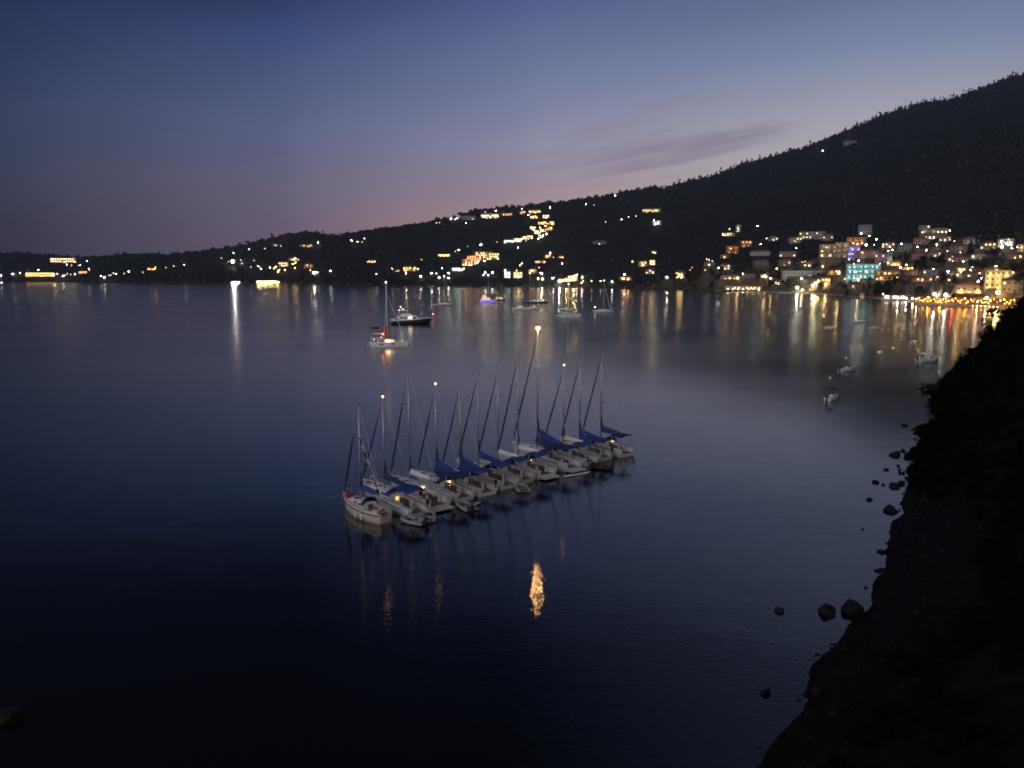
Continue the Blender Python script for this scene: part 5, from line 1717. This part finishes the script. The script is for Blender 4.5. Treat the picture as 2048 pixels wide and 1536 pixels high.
for i, (sp, mx_, ty, o, lab, B) in enumerate(raft):
    o.setdefault('stripe', [M_STRIPE, M_GREY, M_STRIPE, M_REDSTRIPE, M_WHITE, M_BLUE][i * 5 % 6])
    o.setdefault('hull', [M_WHITE, M_WHITE, M_SAIL, M_DECK][i * 3 % 4])
    o.setdefault('canvas', [M_BLUE, M_BLUE, M_NAVY, M_BLUE, M_BLUE][i % 5])
    yacht(lab, sp, mx_, ty, HD, o, B, G_RAFT)


def old_extra(t_, Ln, hb, sh, pos, mx, ztop):
    # dressing line of small flags from the masthead down to the stern
    cols = [M_NAVY, M_SAIL, M_NAVY, M_SAIL, M_GREY, M_SAIL, M_RED, M_NAVY]
    a_, b_ = Vector((mx - .1, 0, ztop * .74)), Vector((Ln * .10, 0, 2.6))
    MB().path([tuple(a_), tuple(b_)], .01, 4).build('flag_line', M_STEEL, t_)
    for k, c in enumerate(cols):
        q = a_.lerp(b_, .06 + k * .115)
        MB().add([(q.x, q.y, q.z), (q.x - .32, q.y + .05, q.z - .62), (q.x - .3, q.y + .3, q.z - .35), (q.x - .02, q.y + .3, q.z + .1)], [[0, 1, 2, 3]]).build('signal_flag', c, t_)
    MB().box(.80 * Ln, .90 * Ln, -.45, .45, sh(.85) + .03, sh(.85) + .33, taper=.08).build('foredeck_bag', M_RED, t_)
    mb = MB()
    for sgn in (-1, 1):
        mb.path([pos(t, sgn * (hb(t) + .02), sh(t) - .2) for t in TS[:-1]], .07, 5)
    mb.build('rubbing_strake', M_WOOD, t_)
    MB().torus((.02, .55, sh(0) + .3), .27, .08, 'x', 16, 6).build('lifebuoy', M_RED, t_, True)
    MB().box(.4, 1.5, -1.0, 1.0, sh(.05) + .02, sh(.05) + .3, taper=.15).build('aft_deck_cover', M_CREAM, t_)


yacht('old cream hulled boat with signal flags and red bag, leftmost in the raft', (774, 1048), 722, 812, R(43), dict(hull=M_CREAM, stern=.5, closed=True, bimini=False, coverh=.2, hood=True, genoa=True, canvas=M_NAVY, sail=M_BLUE, mmin=4.1, frac=.99, extra=old_extra), 2.8, G_RAFT)


# dinghies and boards behind the raft
def dinghy(label, px, py, hdg, Ln=2.9, m=None, motor=True, group='dinghies tied behind the raft'):
    m = m or M_GREY
    p = water(px, py)
    t_ = root('inflatable_dinghy', p, hdg, label, 'dinghy', group)
    W_ = .62
    pts = [(-Ln / 2, W_, .22)] + [(x, W_, .24) for x in (-.5, 0, .35)] + [(Ln / 2 - .55 + .5 * math.sin(a), W_ * math.cos(a), .30 + .08 * math.sin(a)) for a in np.linspace(.25, math.pi - .25, 7)] + [(x, -W_, .24) for x in (.35, 0, -.5)] + [(-Ln / 2, -W_, .22)]
    MB().path(pts, [.14] + [.21] * (len(pts) - 2) + [.14], 10).build('tube', m, t_, True)
    MB().box(-Ln / 2 + .25, Ln / 2 - .7, -W_ + .1, W_ - .1, .06, .12).build('floor', M_DECK, t_)
    MB().box(-Ln / 2 + .18, -Ln / 2 + .24, -W_ + .14, W_ - .14, .1, .5).build('transom', M_WOOD, t_)
    MB().box(-.12, .12, -W_ + .1, W_ - .1, .36, .40).build('thwart', M_TEAK, t_)
    if motor:
        MB().box(-Ln / 2 - .22, -Ln / 2 + .14, -.14, .14, .52, .86, taper=.04).box(-Ln / 2 - .1, -Ln / 2, -.05, .05, -.2, .518).build('outboard_motor', M_BLACK, t_)
    return t_


dinghy('grey inflatable dinghy tied at the stern of the amber lit yacht', 829, 1046, R(150), motor=True)
dinghy('grey round nosed dinghy between the amber lit yacht and its big neighbour', 857, 1038, R(95), motor=False)
dinghy('grey dinghy beside a blue board behind the fourth yacht', 932, 1017, R(120), motor=True)
dinghy('small pale dinghy nosing up to the sixth yacht', 1044, 981, R(100), 2.5, motor=False)
dinghy('dark dinghy lying behind the third yacht from the right', 1203, 937, R(150), 3.0, M_BLACK)


def board(label, px, py, hdg, m, Ln=3.2):
    p = water(px, py)
    rings = []
    for u in np.linspace(0, 1, 9):
        w = .38 * math.sin(math.pi * (u * .92 + .04)) ** .5
        x = (u - .5) * Ln
        zz = .05 + .12 * max(0, u - .8) * 3
        rings.append([(x, w, zz + .04), (x, w * .8, zz + .10), (x, -w * .8, zz + .10), (x, -w, zz + .04), (x, -w * .7, zz), (x, w * .7, zz)])
    t_ = root('paddle_board', p, hdg, label, 'paddle board', 'boards floating behind the raft')
    MB().loft(rings, True, True, True).build('board', m, t_, True)
    MB().box(-1.0, .8, -.26, .26, .153, .17).build('grip_pad', M_DECK, t_)
    MB().path([(-.7, .1, .2), (1.0, .12, .2)], .02, 5).build('paddle', M_BLACK, t_)


board('blue paddle board beside the grey dinghy behind the fourth yacht', 951, 1010, R(60), M_BLUE)
board('slim white board floating behind the tall lamp lit yacht', 1154, 950, R(30), M_WHITE, 4.2)


# ------------------------------------------------------------------ boats moored farther out
def far_sailboat(label, px, py, w_px, heading, top_py, o=None, name='sailing_boat', group='sailboats moored off the far shore'):
    o = o or {}
    p0 = water(px, py)
    Ln = w_px * p0.length / F / max(.3, abs(math.cos(heading)))
    hd = Vector((math.cos(heading), math.sin(heading), 0))
    p = p0 - hd * Ln * .5
    t_ = root(name, p, heading, label, 'sailboat', group)
    hf = hull_fn(Ln, Ln * .3, 1.1, 1.5)
    hb, sh, pos, ring = hf
    hull_mesh(hf).build('hull', o.get('hull', M_WHITE), t_, True)
    rings = [[pos(t, hb(t) * k, sh(t) - .03) for k in (-1, 0, 1)] for t in TS]
    MB().loft(rings, False).build('deck', M_DECK, t_)
    rr = []
    for t, h in ((.3, .6), (.5, .6), (.68, .4), (.76, .06)):
        w = hb(t) * .6
        rr.append([(t * Ln, -w, sh(t) - .05), (t * Ln, -w * .8, sh(t) + h), (t * Ln, w * .8, sh(t) + h), (t * Ln, w, sh(t) - .05)])
    MB().loft(rr, False).add(rr[0], [[0, 1, 2, 3]]).build('coachroof', M_WHITE, t_)
    for sgn in (-1, 1):
        y0, y1 = sorted((sgn * hb(.42) * .56, sgn * (hb(.42) * .56 + .03)))
        MB().box(.34 * Ln, .52 * Ln, sgn * hb(.42) * .57 - .03, sgn * hb(.42) * .57 + .03, sh(.4) + .12, sh(.4) + .34).build('cabin_window', M_DARKGLASS, t_)
    mx = o.get('mast', .58) * Ln
    if top_py:
        zt = z_at(p + hd * mx, top_py)
        MB().path([(mx, 0, sh(.5)), (mx, 0, zt)], [.15, .1], 8).build('mast', M_ALU, t_, True)
        for fz, w in ((.42, 1.1), (.7, .8)):
            MB().path([(mx, -w, zt * fz), (mx, w, zt * fz)], .04, 5).build('spreader', M_ALU, t_)
        MB().path([(mx - .1, 0, sh(.5) + 1.5), (.18 * Ln, 0, sh(.5) + 1.6)], .08, 6).build('boom', M_ALU, t_)
        MB().path([(mx - .3, 0, sh(.5) + 1.75), (.2 * Ln, 0, sh(.5) + 1.8)], [.26, .16], 6).build('sail_cover', o.get('sail', M_NAVY), t_)
        MB().path([pos(.98, 0, sh(1)), (mx, 0, zt * .96)], [.09, .05], 6).build('furled_headsail', o.get('genoa', M_SAIL), t_)
        MB().path([(.02 * Ln, 0, sh(0)), (mx, 0, zt)], .02, 4).build('backstay', M_STEEL, t_)
        if o.get('light'):
            c, S = o['light']
            r_ = .28
            d_ = p.length
            MB().ball((mx, 0, zt + .25), r_, 2).build('anchor_light', lamp_mat(c, S / (math.pi * (r_ * 770 / d_) ** 2)), t_, True)
    for k, (x, y, z, c, S) in enumerate(o.get('deck_lights', [])):
        r_ = .2
        MB().ball((x * Ln, y, sh(.3) + z), r_, 1).build('deck_light', lamp_mat(c, S / (math.pi * (r_ * 770 / p.length) ** 2)), t_, True)
    if o.get('mizzen'):
        x = .14 * Ln
        MB().path([(x, 0, sh(0)), (x, 0, zt * .68)], [.12, .08], 8).build('mizzen_mast', M_ALU, t_, True)
    if o.get('bimini', True):
        canopy(.03 * Ln, .26 * Ln, hb(.1) * .8, sh(0) + 1.8, .15).build('bimini', o.get('canvas', M_NAVY), t_)
        MB().path([(.06 * Ln, -hb(.1) * .78, sh(0)), (.06 * Ln, -hb(.1) * .78, sh(0) + 1.8)], .03, 5).path([(.06 * Ln, hb(.1) * .78, sh(0)), (.06 * Ln, hb(.1) * .78, sh(0) + 1.8)], .03, 5).path([(.22 * Ln, -hb(.1) * .78, sh(0)), (.22 * Ln, -hb(.1) * .78, sh(0) + 1.8)], .03, 5).path([(.22 * Ln, hb(.1) * .78, sh(0)), (.22 * Ln, hb(.1) * .78, sh(0) + 1.8)], .03, 5).build('bimini_frame', M_STEEL, t_)
    return t_


def catamaran(label, px, py, w_px, heading, top_py, o):
    p0 = water(px, py)
    Ln = w_px * p0.length / F / abs(math.cos(heading)) * .96
    hd = Vector((math.cos(heading), math.sin(heading), 0))
    p = p0 - hd * Ln * .5
    t_ = root('catamaran', p, heading, label, 'catamaran', o.get('group'))
    W_ = Ln * .52
    hf = hull_fn(Ln, Ln * .13, 1.35, 1.9, stern=.8, maxt=.35)
    hb, sh, pos, ring = hf
    for sgn in (-1, 1):
        yo = sgn * (W_ / 2 - Ln * .065)
        mb = MB()
        rings = [[(x, y + yo, z) for x, y, z in ring(t)] for t in TS]
        mb.loft(rings, False)
        mb.add(rings[0], [list(range(9))[::-1]])
        dk = [[(lambda q: (q[0], q[1] + yo, q[2]))(pos(t, hb(t) * k, sh(t) - .02)) for k in (-1, 0, 1)] for t in TS]
        mb.loft(dk, False)
        h_ = mb.build('hull', M_WHITE, t_)
        for k, t in enumerate((.30, .58)):
            side = -1
            y = yo + sgn * (hb(t) * .985)
            MB().box(t * Ln - .75, t * Ln + .75, y - .03, y + .03, sh(t) * .52, sh(t) * .52 + .42).build('hull_window', M_DARKGLASS, h_)
        for k in range(2):
            MB().box(-.9 + .45 * k, -.45 + .45 * k, yo - hb(0) * .7, yo + hb(0) * .7, .3 + .35 * k, .42 + .35 * k).build('stern_step', M_WHITE, t_)
    iw = W_ / 2 - Ln * .12
    MB().box(.05 * Ln, .70 * Ln, -iw, iw, .75, 1.45).build('bridge_deck', M_WHITE, t_)
    MB().box(.703 * Ln, .93 * Ln, -iw, iw, 1.35, 1.38).build('trampoline', M_BLACK, t_)
    MB().path([(.93 * Ln, -iw - .6, 1.5), (.93 * Ln, iw + .6, 1.5)], .14, 6).build('crossbeam', M_ALU, t_)
    rr = []
    for x, w, h in ((.20, 1.0, 1.15), (.45, 1.0, 1.2), (.60, .9, .95), (.68, .75, .12)):
        z = 1.45
        w2 = (W_ / 2 - .8) * w
        rr.append([(x * Ln, -w2, z), (x * Ln, -w2 * .9, z + h * .85), (x * Ln, -w2 * .6, z + h), (x * Ln, w2 * .6, z + h), (x * Ln, w2 * .9, z + h * .85), (x * Ln, w2, z)])
    MB().loft(rr, False).add(rr[0], [list(range(6))]).build('saloon', M_WHITE, t_)
    wl = glow('saloon_light', (1, .62, .2), o.get('lit', 0)) if o.get('lit') else M_DARKGLASS
    w2 = W_ / 2 - .8
    for sgn in (-1, 1):
        y = sgn * (w2 * .955 + .03)
        for k in range(2):
            q = (.23 + .17 * k) * Ln
            MB().box(q, q + .14 * Ln, y - .025, y + .025, 1.75, 2.25).build('saloon_window', M_STRIPE if (o.get('lit') and k == 0) else M_DARKGLASS if k == 0 else wl, t_)
    canopy(.03 * Ln, .36 * Ln, w2 * .88, 2.85, .14, .1).build('hardtop', M_WHITE, t_)
    for sgn in (-1, 1):
        MB().path([(.05 * Ln, sgn * w2 * .84, 1.45), (.05 * Ln, sgn * w2 * .84, 2.85)], .06, 6).build('hardtop_post', M_STEEL, t_)
    mx = .46 * Ln
    if top_py:
        zt = z_at(p + hd * mx, top_py)
        MB().path([(mx, 0, 2.5), (mx, 0, zt)], [.2, .13], 8).build('mast', M_SAIL, t_, True)
        MB().path([(mx - .1, 0, 4.0), (.06 * Ln, 0, 4.2)], .1, 6).build('boom', M_ALU, t_)
        MB().path([(mx - .3, 0, 4.35), (.1 * Ln, 0, 4.45)], [.36, .24], 8).build('sail_cover', M_SAIL, t_)
        MB().path([(.93 * Ln, 0, 1.7), (mx, 0, zt * .85)], [.12, .06], 6).build('furled_headsail', M_SAIL, t_)
        for sgn in (-1, 1):
            MB().path([(.36 * Ln, sgn * (W_ / 2 - .3), 1.5), (mx, 0, zt * .85)], .025, 4).build('shroud', M_STEEL, t_)
        if o.get('light'):
            c, S = o['light']
            r_ = .26
            MB().ball((mx, 0, zt + .28), r_, 2).build('anchor_light', lamp_mat(c, S / (math.pi * (r_ * 770 / p.length) ** 2)), t_, True)
    if o.get('red'):
        # red sail cover bag hanging along the mast foot, lit from the cockpit
        MB().path([(mx - .55, -.1, 2.9), (mx - .6, -.1, 3.6), (mx - .5, 0, 5.2), (mx - .55, 0, 6.3), (mx - .4, 0, 6.9)], [.42, .5, .4, .45, .15], 8).build('red_sail_bag', mat('red_sail_bag', (.7, .04, .03), .7, var=.2), t_, True)
        MB().ball((mx - 1.5, -.9, 4.2), .13, 1).build('boom_light', glow('boom_red', (1, .12, .06), 50), t_)
        MB().loft([[(.80 * Ln, -.6, 1.6), (.90 * Ln, .2, 1.6)], [(.80 * Ln, -.1, 3.6), (.87 * Ln, .1, 3.4)], [(.81 * Ln, 0, 5.6), (.82 * Ln, .05, 5.6)]], False).build('drying_sail', M_SAIL, t_)
    for (x, y, z, c, S) in o.get('deck_lights', []):
        MB().ball((x * Ln, y, z), .14, 1).build('deck_light', lamp_mat(c, S / (math.pi * (.14 * 770 / p.length) ** 2)), t_, True)
    return t_


catamaran('nearest white catamaran with orange lit cockpit, red sail bag and tall lit mast', 778, 692, 78, R(12), 566,
          dict(red=1, lit=7, light=('c', 14), deck_lights=[(.12, -1.5, 2.45, 'o', 5), (.22, 1.2, 2.45, 'o', 4), (.60, -2.8, 2.1, 'y', 4), (.84, -.6, 1.75, 'y', 1.6), (.30, -2.2, 3.3, 'o', 4)]))
catamaran('pale unlit catamaran with a thin lamp tipped mast right of the ketch', 1138, 634, 44, R(14), 569, dict(light=('c', 7)))
far_sailboat('grey hulled sailboat left of the violet lit boat', 886, 611, 38, R(5), 553, dict(light=('c', 8), hull=mat('grey_hull', (.45, .45, .44), .4, var=.1), bimini=False))
far_sailboat('big pale sailboat with three deck lamps in the middle of the bay', 1053, 620, 54, R(6), 547, dict(light=('y', 8), mast=.62, deck_lights=[(.22, -1, 1.0, 'w', 2.5), (.30, -1, 1.2, 'w', 2.5), (.78, -.6, 1.2, 'c', 2.5)]))
far_sailboat('dark hulled ketch with a row of deck lamps behind the big pale sailboat', 1071, 606, 50, R(4), 557, dict(hull=M_NAVYHULL, mast=.66, bimini=False, deck_lights=[(.45, -1, 1.3, 'c', 2), (.6, -1, 1.3, 'c', 2), (.8, -.5, 1.0, 'w', 2.5)]))
far_sailboat('small sailboat with a white stern lamp, farthest right of the masts', 1204, 624, 36, R(9), 563, dict(deck_lights=[(.1, 0, 1.9, 'c', 6)], bimini=False))
far_sailboat('tiny white lit sailboat close under the middle shore', 1249, 594, 10, R(30), 572, dict(deck_lights=[(.4, 0, 1.2, 'w', 3), (.55, 0, 2.2, 'w', 3)], bimini=False))
far_sailboat('tiny pale sailboat off the beach bar', 1437, 610, 9, R(40), 600, dict(bimini=False))


# violet lit motor catamaran
p0 = water(977, 604)
Ln = 36 * p0.length / F
t_ = root('motor_catamaran', p0 - Vector((Ln / 2, 0, 0)), R(4), 'party boat with violet hull lights and a bright masthead lamp', 'boat')
hf = hull_fn(Ln, Ln * .36, 1.4, 1.9)
hb, sh, pos, ring = hf
hull_mesh(hf).build('hull', M_WHITE, t_, True)
MB().loft([[pos(t, hb(t) * k, sh(t) - .03) for k in (-1, 0, 1)] for t in TS], False).build('deck', M_DECK, t_)
MB().box(.1 * Ln, .62 * Ln, -hb(.3) * .75, hb(.3) * .75, 1.45, 3.6, taper=.2).build('cabin', M_WHITE, t_)
MB().box(.15 * Ln, .40 * Ln, -hb(.3) * .6, hb(.3) * .6, 3.603, 5.4, taper=.2).build('wheelhouse', M_WHITE, t_)
for k in range(3):
    MB().box(.14 * Ln + k * .155 * Ln, .25 * Ln + k * .155 * Ln, -hb(.3) * .75 - .0, -hb(.3) * .75 + .2, 2.1, 3.0).build('cabin_window', glow('party_window', (1, .5, .2), 2), t_)
MB().box(.18 * Ln, .37 * Ln, -hb(.3) * .6 + .02, -hb(.3) * .6 + .2, 4.2, 5.0).build('wheelhouse_window', glow('party_window2', (1, .35, .3), 2), t_)
for k in range(4):
    MB().box(.05 * Ln + k * .22 * Ln, .16 * Ln + k * .22 * Ln, -hb(.3) - .12, -hb(.3) - .02, .5, .85).build('hull_light', glow('hull_violet', (.06, .03, 1), 5), t_)
zt = z_at(p0, 551)
MB().path([(.5 * Ln, 0, 3.6), (.5 * Ln, 0, zt)], [.15, .1], 8).build('mast', M_ALU, t_, True)
MB().ball((.5 * Ln, 0, zt + .3), .3, 2).build('anchor_light', lamp_mat('c', 10 / (math.pi * (.3 * 770 / p0.length) ** 2)), t_, True)
p0 = water(994, 602)
far_sailboat('second party boat with orange deck lamps right of the violet one', 1000, 601, 22, R(8), 568, dict(hull=M_NAVYHULL, deck_lights=[(.2, -1, 1.0, 'o', 3), (.5, -1, 1.2, 'o', 3), (.7, -1, .8, 'p', 3)], bimini=False))


# motor yacht
p0 = water(822, 648)
Ln = 80 * p0.length / F
a_ = R(5)
t_ = root('motor_yacht', p0 - Vector((math.cos(a_), math.sin(a_), 0)) * Ln / 2, a_, 'dark blue motor yacht with white upper decks and a lit radar arch', 'motor yacht')
hf = hull_fn(Ln, Ln * .25, 1.7, 3.1, stern=.9, draft=.6)
hb, sh, pos, ring = hf
hull_mesh(hf).build('hull', M_NAVYHULL, t_, True)
MB().loft([[pos(t, hb(t) * k, sh(t) - .04) for k in (-1, 0, 1)] for t in TS], False).build('deck', M_DECK, t_)
mb = MB()
for sgn in (-1, 1):
    mb.path([pos(t, sgn * (hb(t) + .03), sh(t) + .03) for t in TS[:-1]], .12, 5)
mb.build('rub_rail', M_WHITE, t_)


def deckhouse(x0, x1, z0, h, wf, slope, nm, m=M_WHITE):
    rr = []
    for x, e in ((x0, 1), ((x0 + x1) / 2, 1), (x1 - slope, 1), (x1, .04)):
        t = x
        w = hb(.35) * wf * (1 if x < x1 - slope - .001 else .82)
        rr.append([(x * Ln, -w, z0), (x * Ln, -w * .92, z0 + h * e), (x * Ln, w * .92, z0 + h * e), (x * Ln, w, z0)])
    return MB().loft(rr, False).add(rr[0], [[0, 1, 2, 3]]).build(nm, m, t_)


deckhouse(.20, .74, 1.95, 2.1, .80, .12, 'deckhouse')
deckhouse(.26, .56, 4.06, 1.1, .66, .08, 'flybridge')
for sgn in (-1, 1):
    for k in range(4):
        y = sgn * hb(.35) * .775
        lit = sgn < 0 and k == 2
        MB().box((.23 + .105 * k) * Ln, (.315 + .105 * k) * Ln, y - .06, y + .06, 2.75, 3.5).build('deckhouse_window', glow('yacht_window', (1, .7, .35), 4) if lit else M_DARKGLASS, t_)
    for t in (.70, .80):
        y = sgn * (hb(t) * .99)
        MB().box(t * Ln - .35, t * Ln + .35, y - .03, y + .03, sh(t) * .6, sh(t) * .6 + .3).build('porthole', M_DARKGLASS, t_)
    MB().path([pos(t, sgn * hb(t) * .93, sh(t) + .9) for t in (.45, .6, .75, .88, .97)], .035, 4).build('bow_rail', M_STEEL, t_)
canopy(.16 * Ln, .44 * Ln, hb(.3) * .62, 6.6, .15, .1).build('hardtop', M_WHITE, t_)
for sgn in (-1, 1):
    MB().path([(.18 * Ln, sgn * hb(.3) * .58, 4.05), (.24 * Ln, sgn * hb(.3) * .56, 6.6)], .12, 6).build('radar_arch', M_WHITE, t_)
    MB().path([(.42 * Ln, sgn * hb(.3) * .58, 5.1), (.40 * Ln, sgn * hb(.3) * .56, 6.6)], .07, 6).build('hardtop_post', M_WHITE, t_)
MB().path([(.28 * Ln, 0, 6.75), (.26 * Ln, 0, 8.4)], [.2, .08], 6).build('mast', M_WHITE, t_)
MB().ball((.30 * Ln, 0, 7.15), (.5, .5, .28), 2).build('radar_dome', M_WHITE, t_, True)
for k, (x, y, z, S) in enumerate([(.25, -.3, 8.3, 7), (.32, -.9, 7.2, 4), (.22, -.8, 6.95, 3), (.50, -2.4, 3.75, 3), (.18, -1.2, 3.2, 1.0)]):
    MB().ball((x * Ln, y, z), .18, 1).build('deck_light', lamp_mat('w', S / (math.pi * (.18 * 770 / p0.length) ** 2)), t_, True)
MB().box(-1.2, .1, -hb(0) * .85, hb(0) * .85, .35, .5).build('swim_platform', M_TEAK, t_)
MB().loft([[(.1 * Ln, -hb(.1) * .8, 1.7), (.1 * Ln, -hb(.1) * .8, 2.6)], [(.01 * Ln, -hb(.1) * .8, 1.7), (.01 * Ln, -hb(.1) * .8, 2.4)], [(.01 * Ln, hb(.1) * .8, 1.7), (.01 * Ln, hb(.1) * .8, 2.4)], [(.1 * Ln, hb(.1) * .8, 1.7), (.1 * Ln, hb(.1) * .8, 2.6)]], False).build('aft_bulwark', M_WHITE, t_)

# tender and a dark punt beside the catamaran
dinghy('black rigid tender floating left of the motor yacht', 750, 656, R(0), 17 * water(750, 656).length / F, M_BLACK, True, 'tenders by the motor yacht')
dinghy('slim dark tender lying just behind the nearest catamaran', 757, 666, R(3), 4.6, M_BLACK, False, 'tenders by the motor yacht')


# small motorboats close to the village beach
def motorboat(label, px, py, w_px, hdg, o=None, name='motorboat', stretch=None):
    o = o or {}
    p0 = water(px, py)
    Ln = stretch or w_px * p0.length / F / max(.45, abs(math.cos(hdg)))
    hd = Vector((math.cos(hdg), math.sin(hdg), 0))
    p = p0 - hd * Ln / 2
    t_ = root(name, p, hdg, label, 'motorboat', 'small motorboats near the beach')
    hf = hull_fn(Ln, Ln * .38, .6 * o.get('fb', 1), .95 * o.get('fb', 1), stern=.9, draft=.2, maxt=.4)
    hb, sh, pos, ring = hf
    hm = o.get('hull', M_WHITE)
    hull_mesh(hf).build('hull', hm, t_, True)
    fl = .3
    mb = MB()
    rings = [[(t * Ln + .1, hb(t) * k, fl) for k in (-.88, 0, .88)] for t in (.02, .2, .4, .6, .70)]
    mb.loft(rings, False)
    mb.build('cockpit_floor', M_DECK, t_)
    mb = MB()
    for sgn in (-1, 1):
        mb.loft([[pos(t, sgn * hb(t), sh(t)), (pos(t, 0, sh(t))[0], sgn * hb(t) * .84, sh(t) + .01), (pos(t, 0, sh(t))[0], sgn * hb(t) * .84, fl)] for t in (.0, .2, .4, .6, .70)], False)
    mb.loft([[pos(t, hb(t) * k, sh(t) + .04 * (1 - abs(k))) for k in (-1, 0, 1)] for t in (.70, .8, .9, .97, 1.0)], False)
    mb.build('gunwale_deck', hm, t_)
    if o.get('cuddy'):
        rr = []
        for x, h, w in ((.42, .95, .66), (.58, .85, .62), (.74, .30, .5), (.84, .05, .3)):
            w *= hb(.4)
            rr.append([(x * Ln, -w, sh(x) - .02), (x * Ln, -w * .85, sh(x) + h), (x * Ln, w * .85, sh(x) + h), (x * Ln, w, sh(x) - .02)])
        MB().loft(rr, False).add(rr[0], [[0, 1, 2, 3]]).build('cuddy_cabin', M_WHITE, t_)
        for sgn in (-1, 1):
            MB().box(.46 * Ln, .60 * Ln, sgn * hb(.4) * .6 - .03, sgn * hb(.4) * .6 + .03, sh(.5) + .35, sh(.5) + .65).build('cabin_window', M_DARKGLASS, t_)
        canopy(.14 * Ln, .48 * Ln, hb(.3) * .75, sh(0) + 1.55, .12).build('bimini', M_SAIL, t_)
        MB().path([(.16 * Ln, -hb(.3) * .73, sh(0)), (.18 * Ln, -hb(.3) * .73, sh(0) + 1.55)], .025, 5).path([(.16 * Ln, hb(.3) * .73, sh(0)), (.18 * Ln, hb(.3) * .73, sh(0) + 1.55)], .025, 5).build('bimini_frame', M_STEEL, t_)
    else:
        MB().box(.42 * Ln, .54 * Ln, -.35, .35, fl + .003, fl + .85, taper=.05).build('console', M_WHITE, t_)
        MB().loft([[(.54 * Ln, -.36, fl + .86), (.54 * Ln, .36, fl + .86)], [(.50 * Ln, -.32, fl + 1.2), (.50 * Ln, .32, fl + 1.2)]], False).build('windscreen', M_DARKGLASS, t_)
    MB().box(.22 * Ln, .32 * Ln, -.5, .5, fl + .003, fl + .45).build('seat', M_CREAM, t_)
    if o.get('bimini'):
        z = fl + 2.05
        canopy(.22 * Ln, .66 * Ln, hb(.4) * .85, z, .1).build('bimini', M_NAVY, t_)
        mb = MB()
        for sgn in (-1, 1):
            for x in (.27, .61):
                mb.path([(.44 * Ln, sgn * hb(.4) * .9, sh(.4)), (x * Ln, sgn * hb(.4) * .82, z)], .022, 5)
        mb.build('bimini_frame', M_STEEL, t_)
    MB().path([pos(t, s * hb(t) * .9, sh(t) + .25) for s, t in ((-1, .74), (-1, .9), (-1, .985), (1, .985), (1, .9), (1, .74))], .02, 5).build('bow_rail', M_STEEL, t_)
    MB().box(-.45, .05, -.2, .2, sh(0) - .05, sh(0) + .5, taper=.06).box(-.3, -.12, -.07, .07, -.3, sh(0) - .051).build('outboard_motor', M_BLACK, t_)
    return t_


motorboat('biggest white speedboat with a cuddy cabin near the dark slope', 1857, 724, 44, R(15), dict(cuddy=1, fb=1.5))
motorboat('small white boat with a dark bimini, nearest of the motorboats', 1664, 800, 30, R(42), dict(bimini=1, fb=1.2))
motorboat('open white boat with upright console between bimini boat and speedboat', 1695, 742, 34, R(25), dict(fb=1.1))
motorboat('small yellow lit boat left above the big speedboat', 1826, 687, 13, R(60), dict(fb=1.1), stretch=5.0)
motorboat('slim pale boat lower left of the two beach side boats', 1659, 657, 22, R(8), {})
motorboat('slim pale boat lower right of the two beach side boats', 1747, 658, 22, R(8), {})
motorboat('orange tinted slim boat farthest up by the beach', 1722, 645, 22, R(5), dict(hull=M_CREAM))


# mooring buoys
def buoy(label, px, py, m, r=.3, lit=None):
    p = water(px, py)
    t_ = root('mooring_buoy', p, 0, label, 'buoy', 'mooring buoys')
    MB().ball((0, 0, r * .35), (r, r, r * .9), 2).build('float', m, t_, True)
    MB().torus((0, 0, r * 1.35), r * .25, r * .06, 'x', 10, 5).build('ring', M_STEEL, t_)
    if lit:
        MB().path([(0, 0, r * 1.2), (0, 0, r * 2.6)], .05, 5).build('staff', M_STEEL, t_)
        MB().ball((0, 0, r * 3.0), .25, 1).build('lamp', glow('buoy_red', (1, .2, .08), lit), t_)


buoy('red lit buoy off the bow of the motor yacht', 866, 637, mat('orange_plastic', (.6, .12, .04), .5, var=.2), .8, 10)
bw = M_WHITE
for x, y, lab in [(1758, 705, 'white buoy left of the pair above the speedboat'), (1786, 696, 'white buoy right of the pair above the speedboat'), (1692, 716, 'white buoy above the open console boat'), (1660, 756, 'white buoy below left of the open console boat'), (1878, 744, 'white buoy just below the big speedboat'), (449, 580, 'small white buoy near the left landing stage')]:
    buoy(lab, x, y, bw, .3)

# ------------------------------------------------------------------ thin haze added over the bay to lift the dark hills
hm_ = bpy.data.materials.new('hill_lift_haze')
hm_.use_nodes = True
t = hm_.node_tree
for n_ in list(t.nodes):
    if n_.type != 'OUTPUT_MATERIAL':
        t.nodes.remove(n_)
pv = t.nodes.new('ShaderNodeVolumePrincipled')
pv.inputs['Color'].default_value = (0.66, 0.8, 1.0, 1)
pv.inputs['Anisotropy'].default_value = 0.65
pv.inputs['Density'].default_value = 0.00009
t.links.new(pv.outputs[0], t.nodes['Material Output'].inputs['Volume'])
MB().box(-3950, 3950, -540, 3550, -8, 760).build('haze', hm_, kind='stuff')
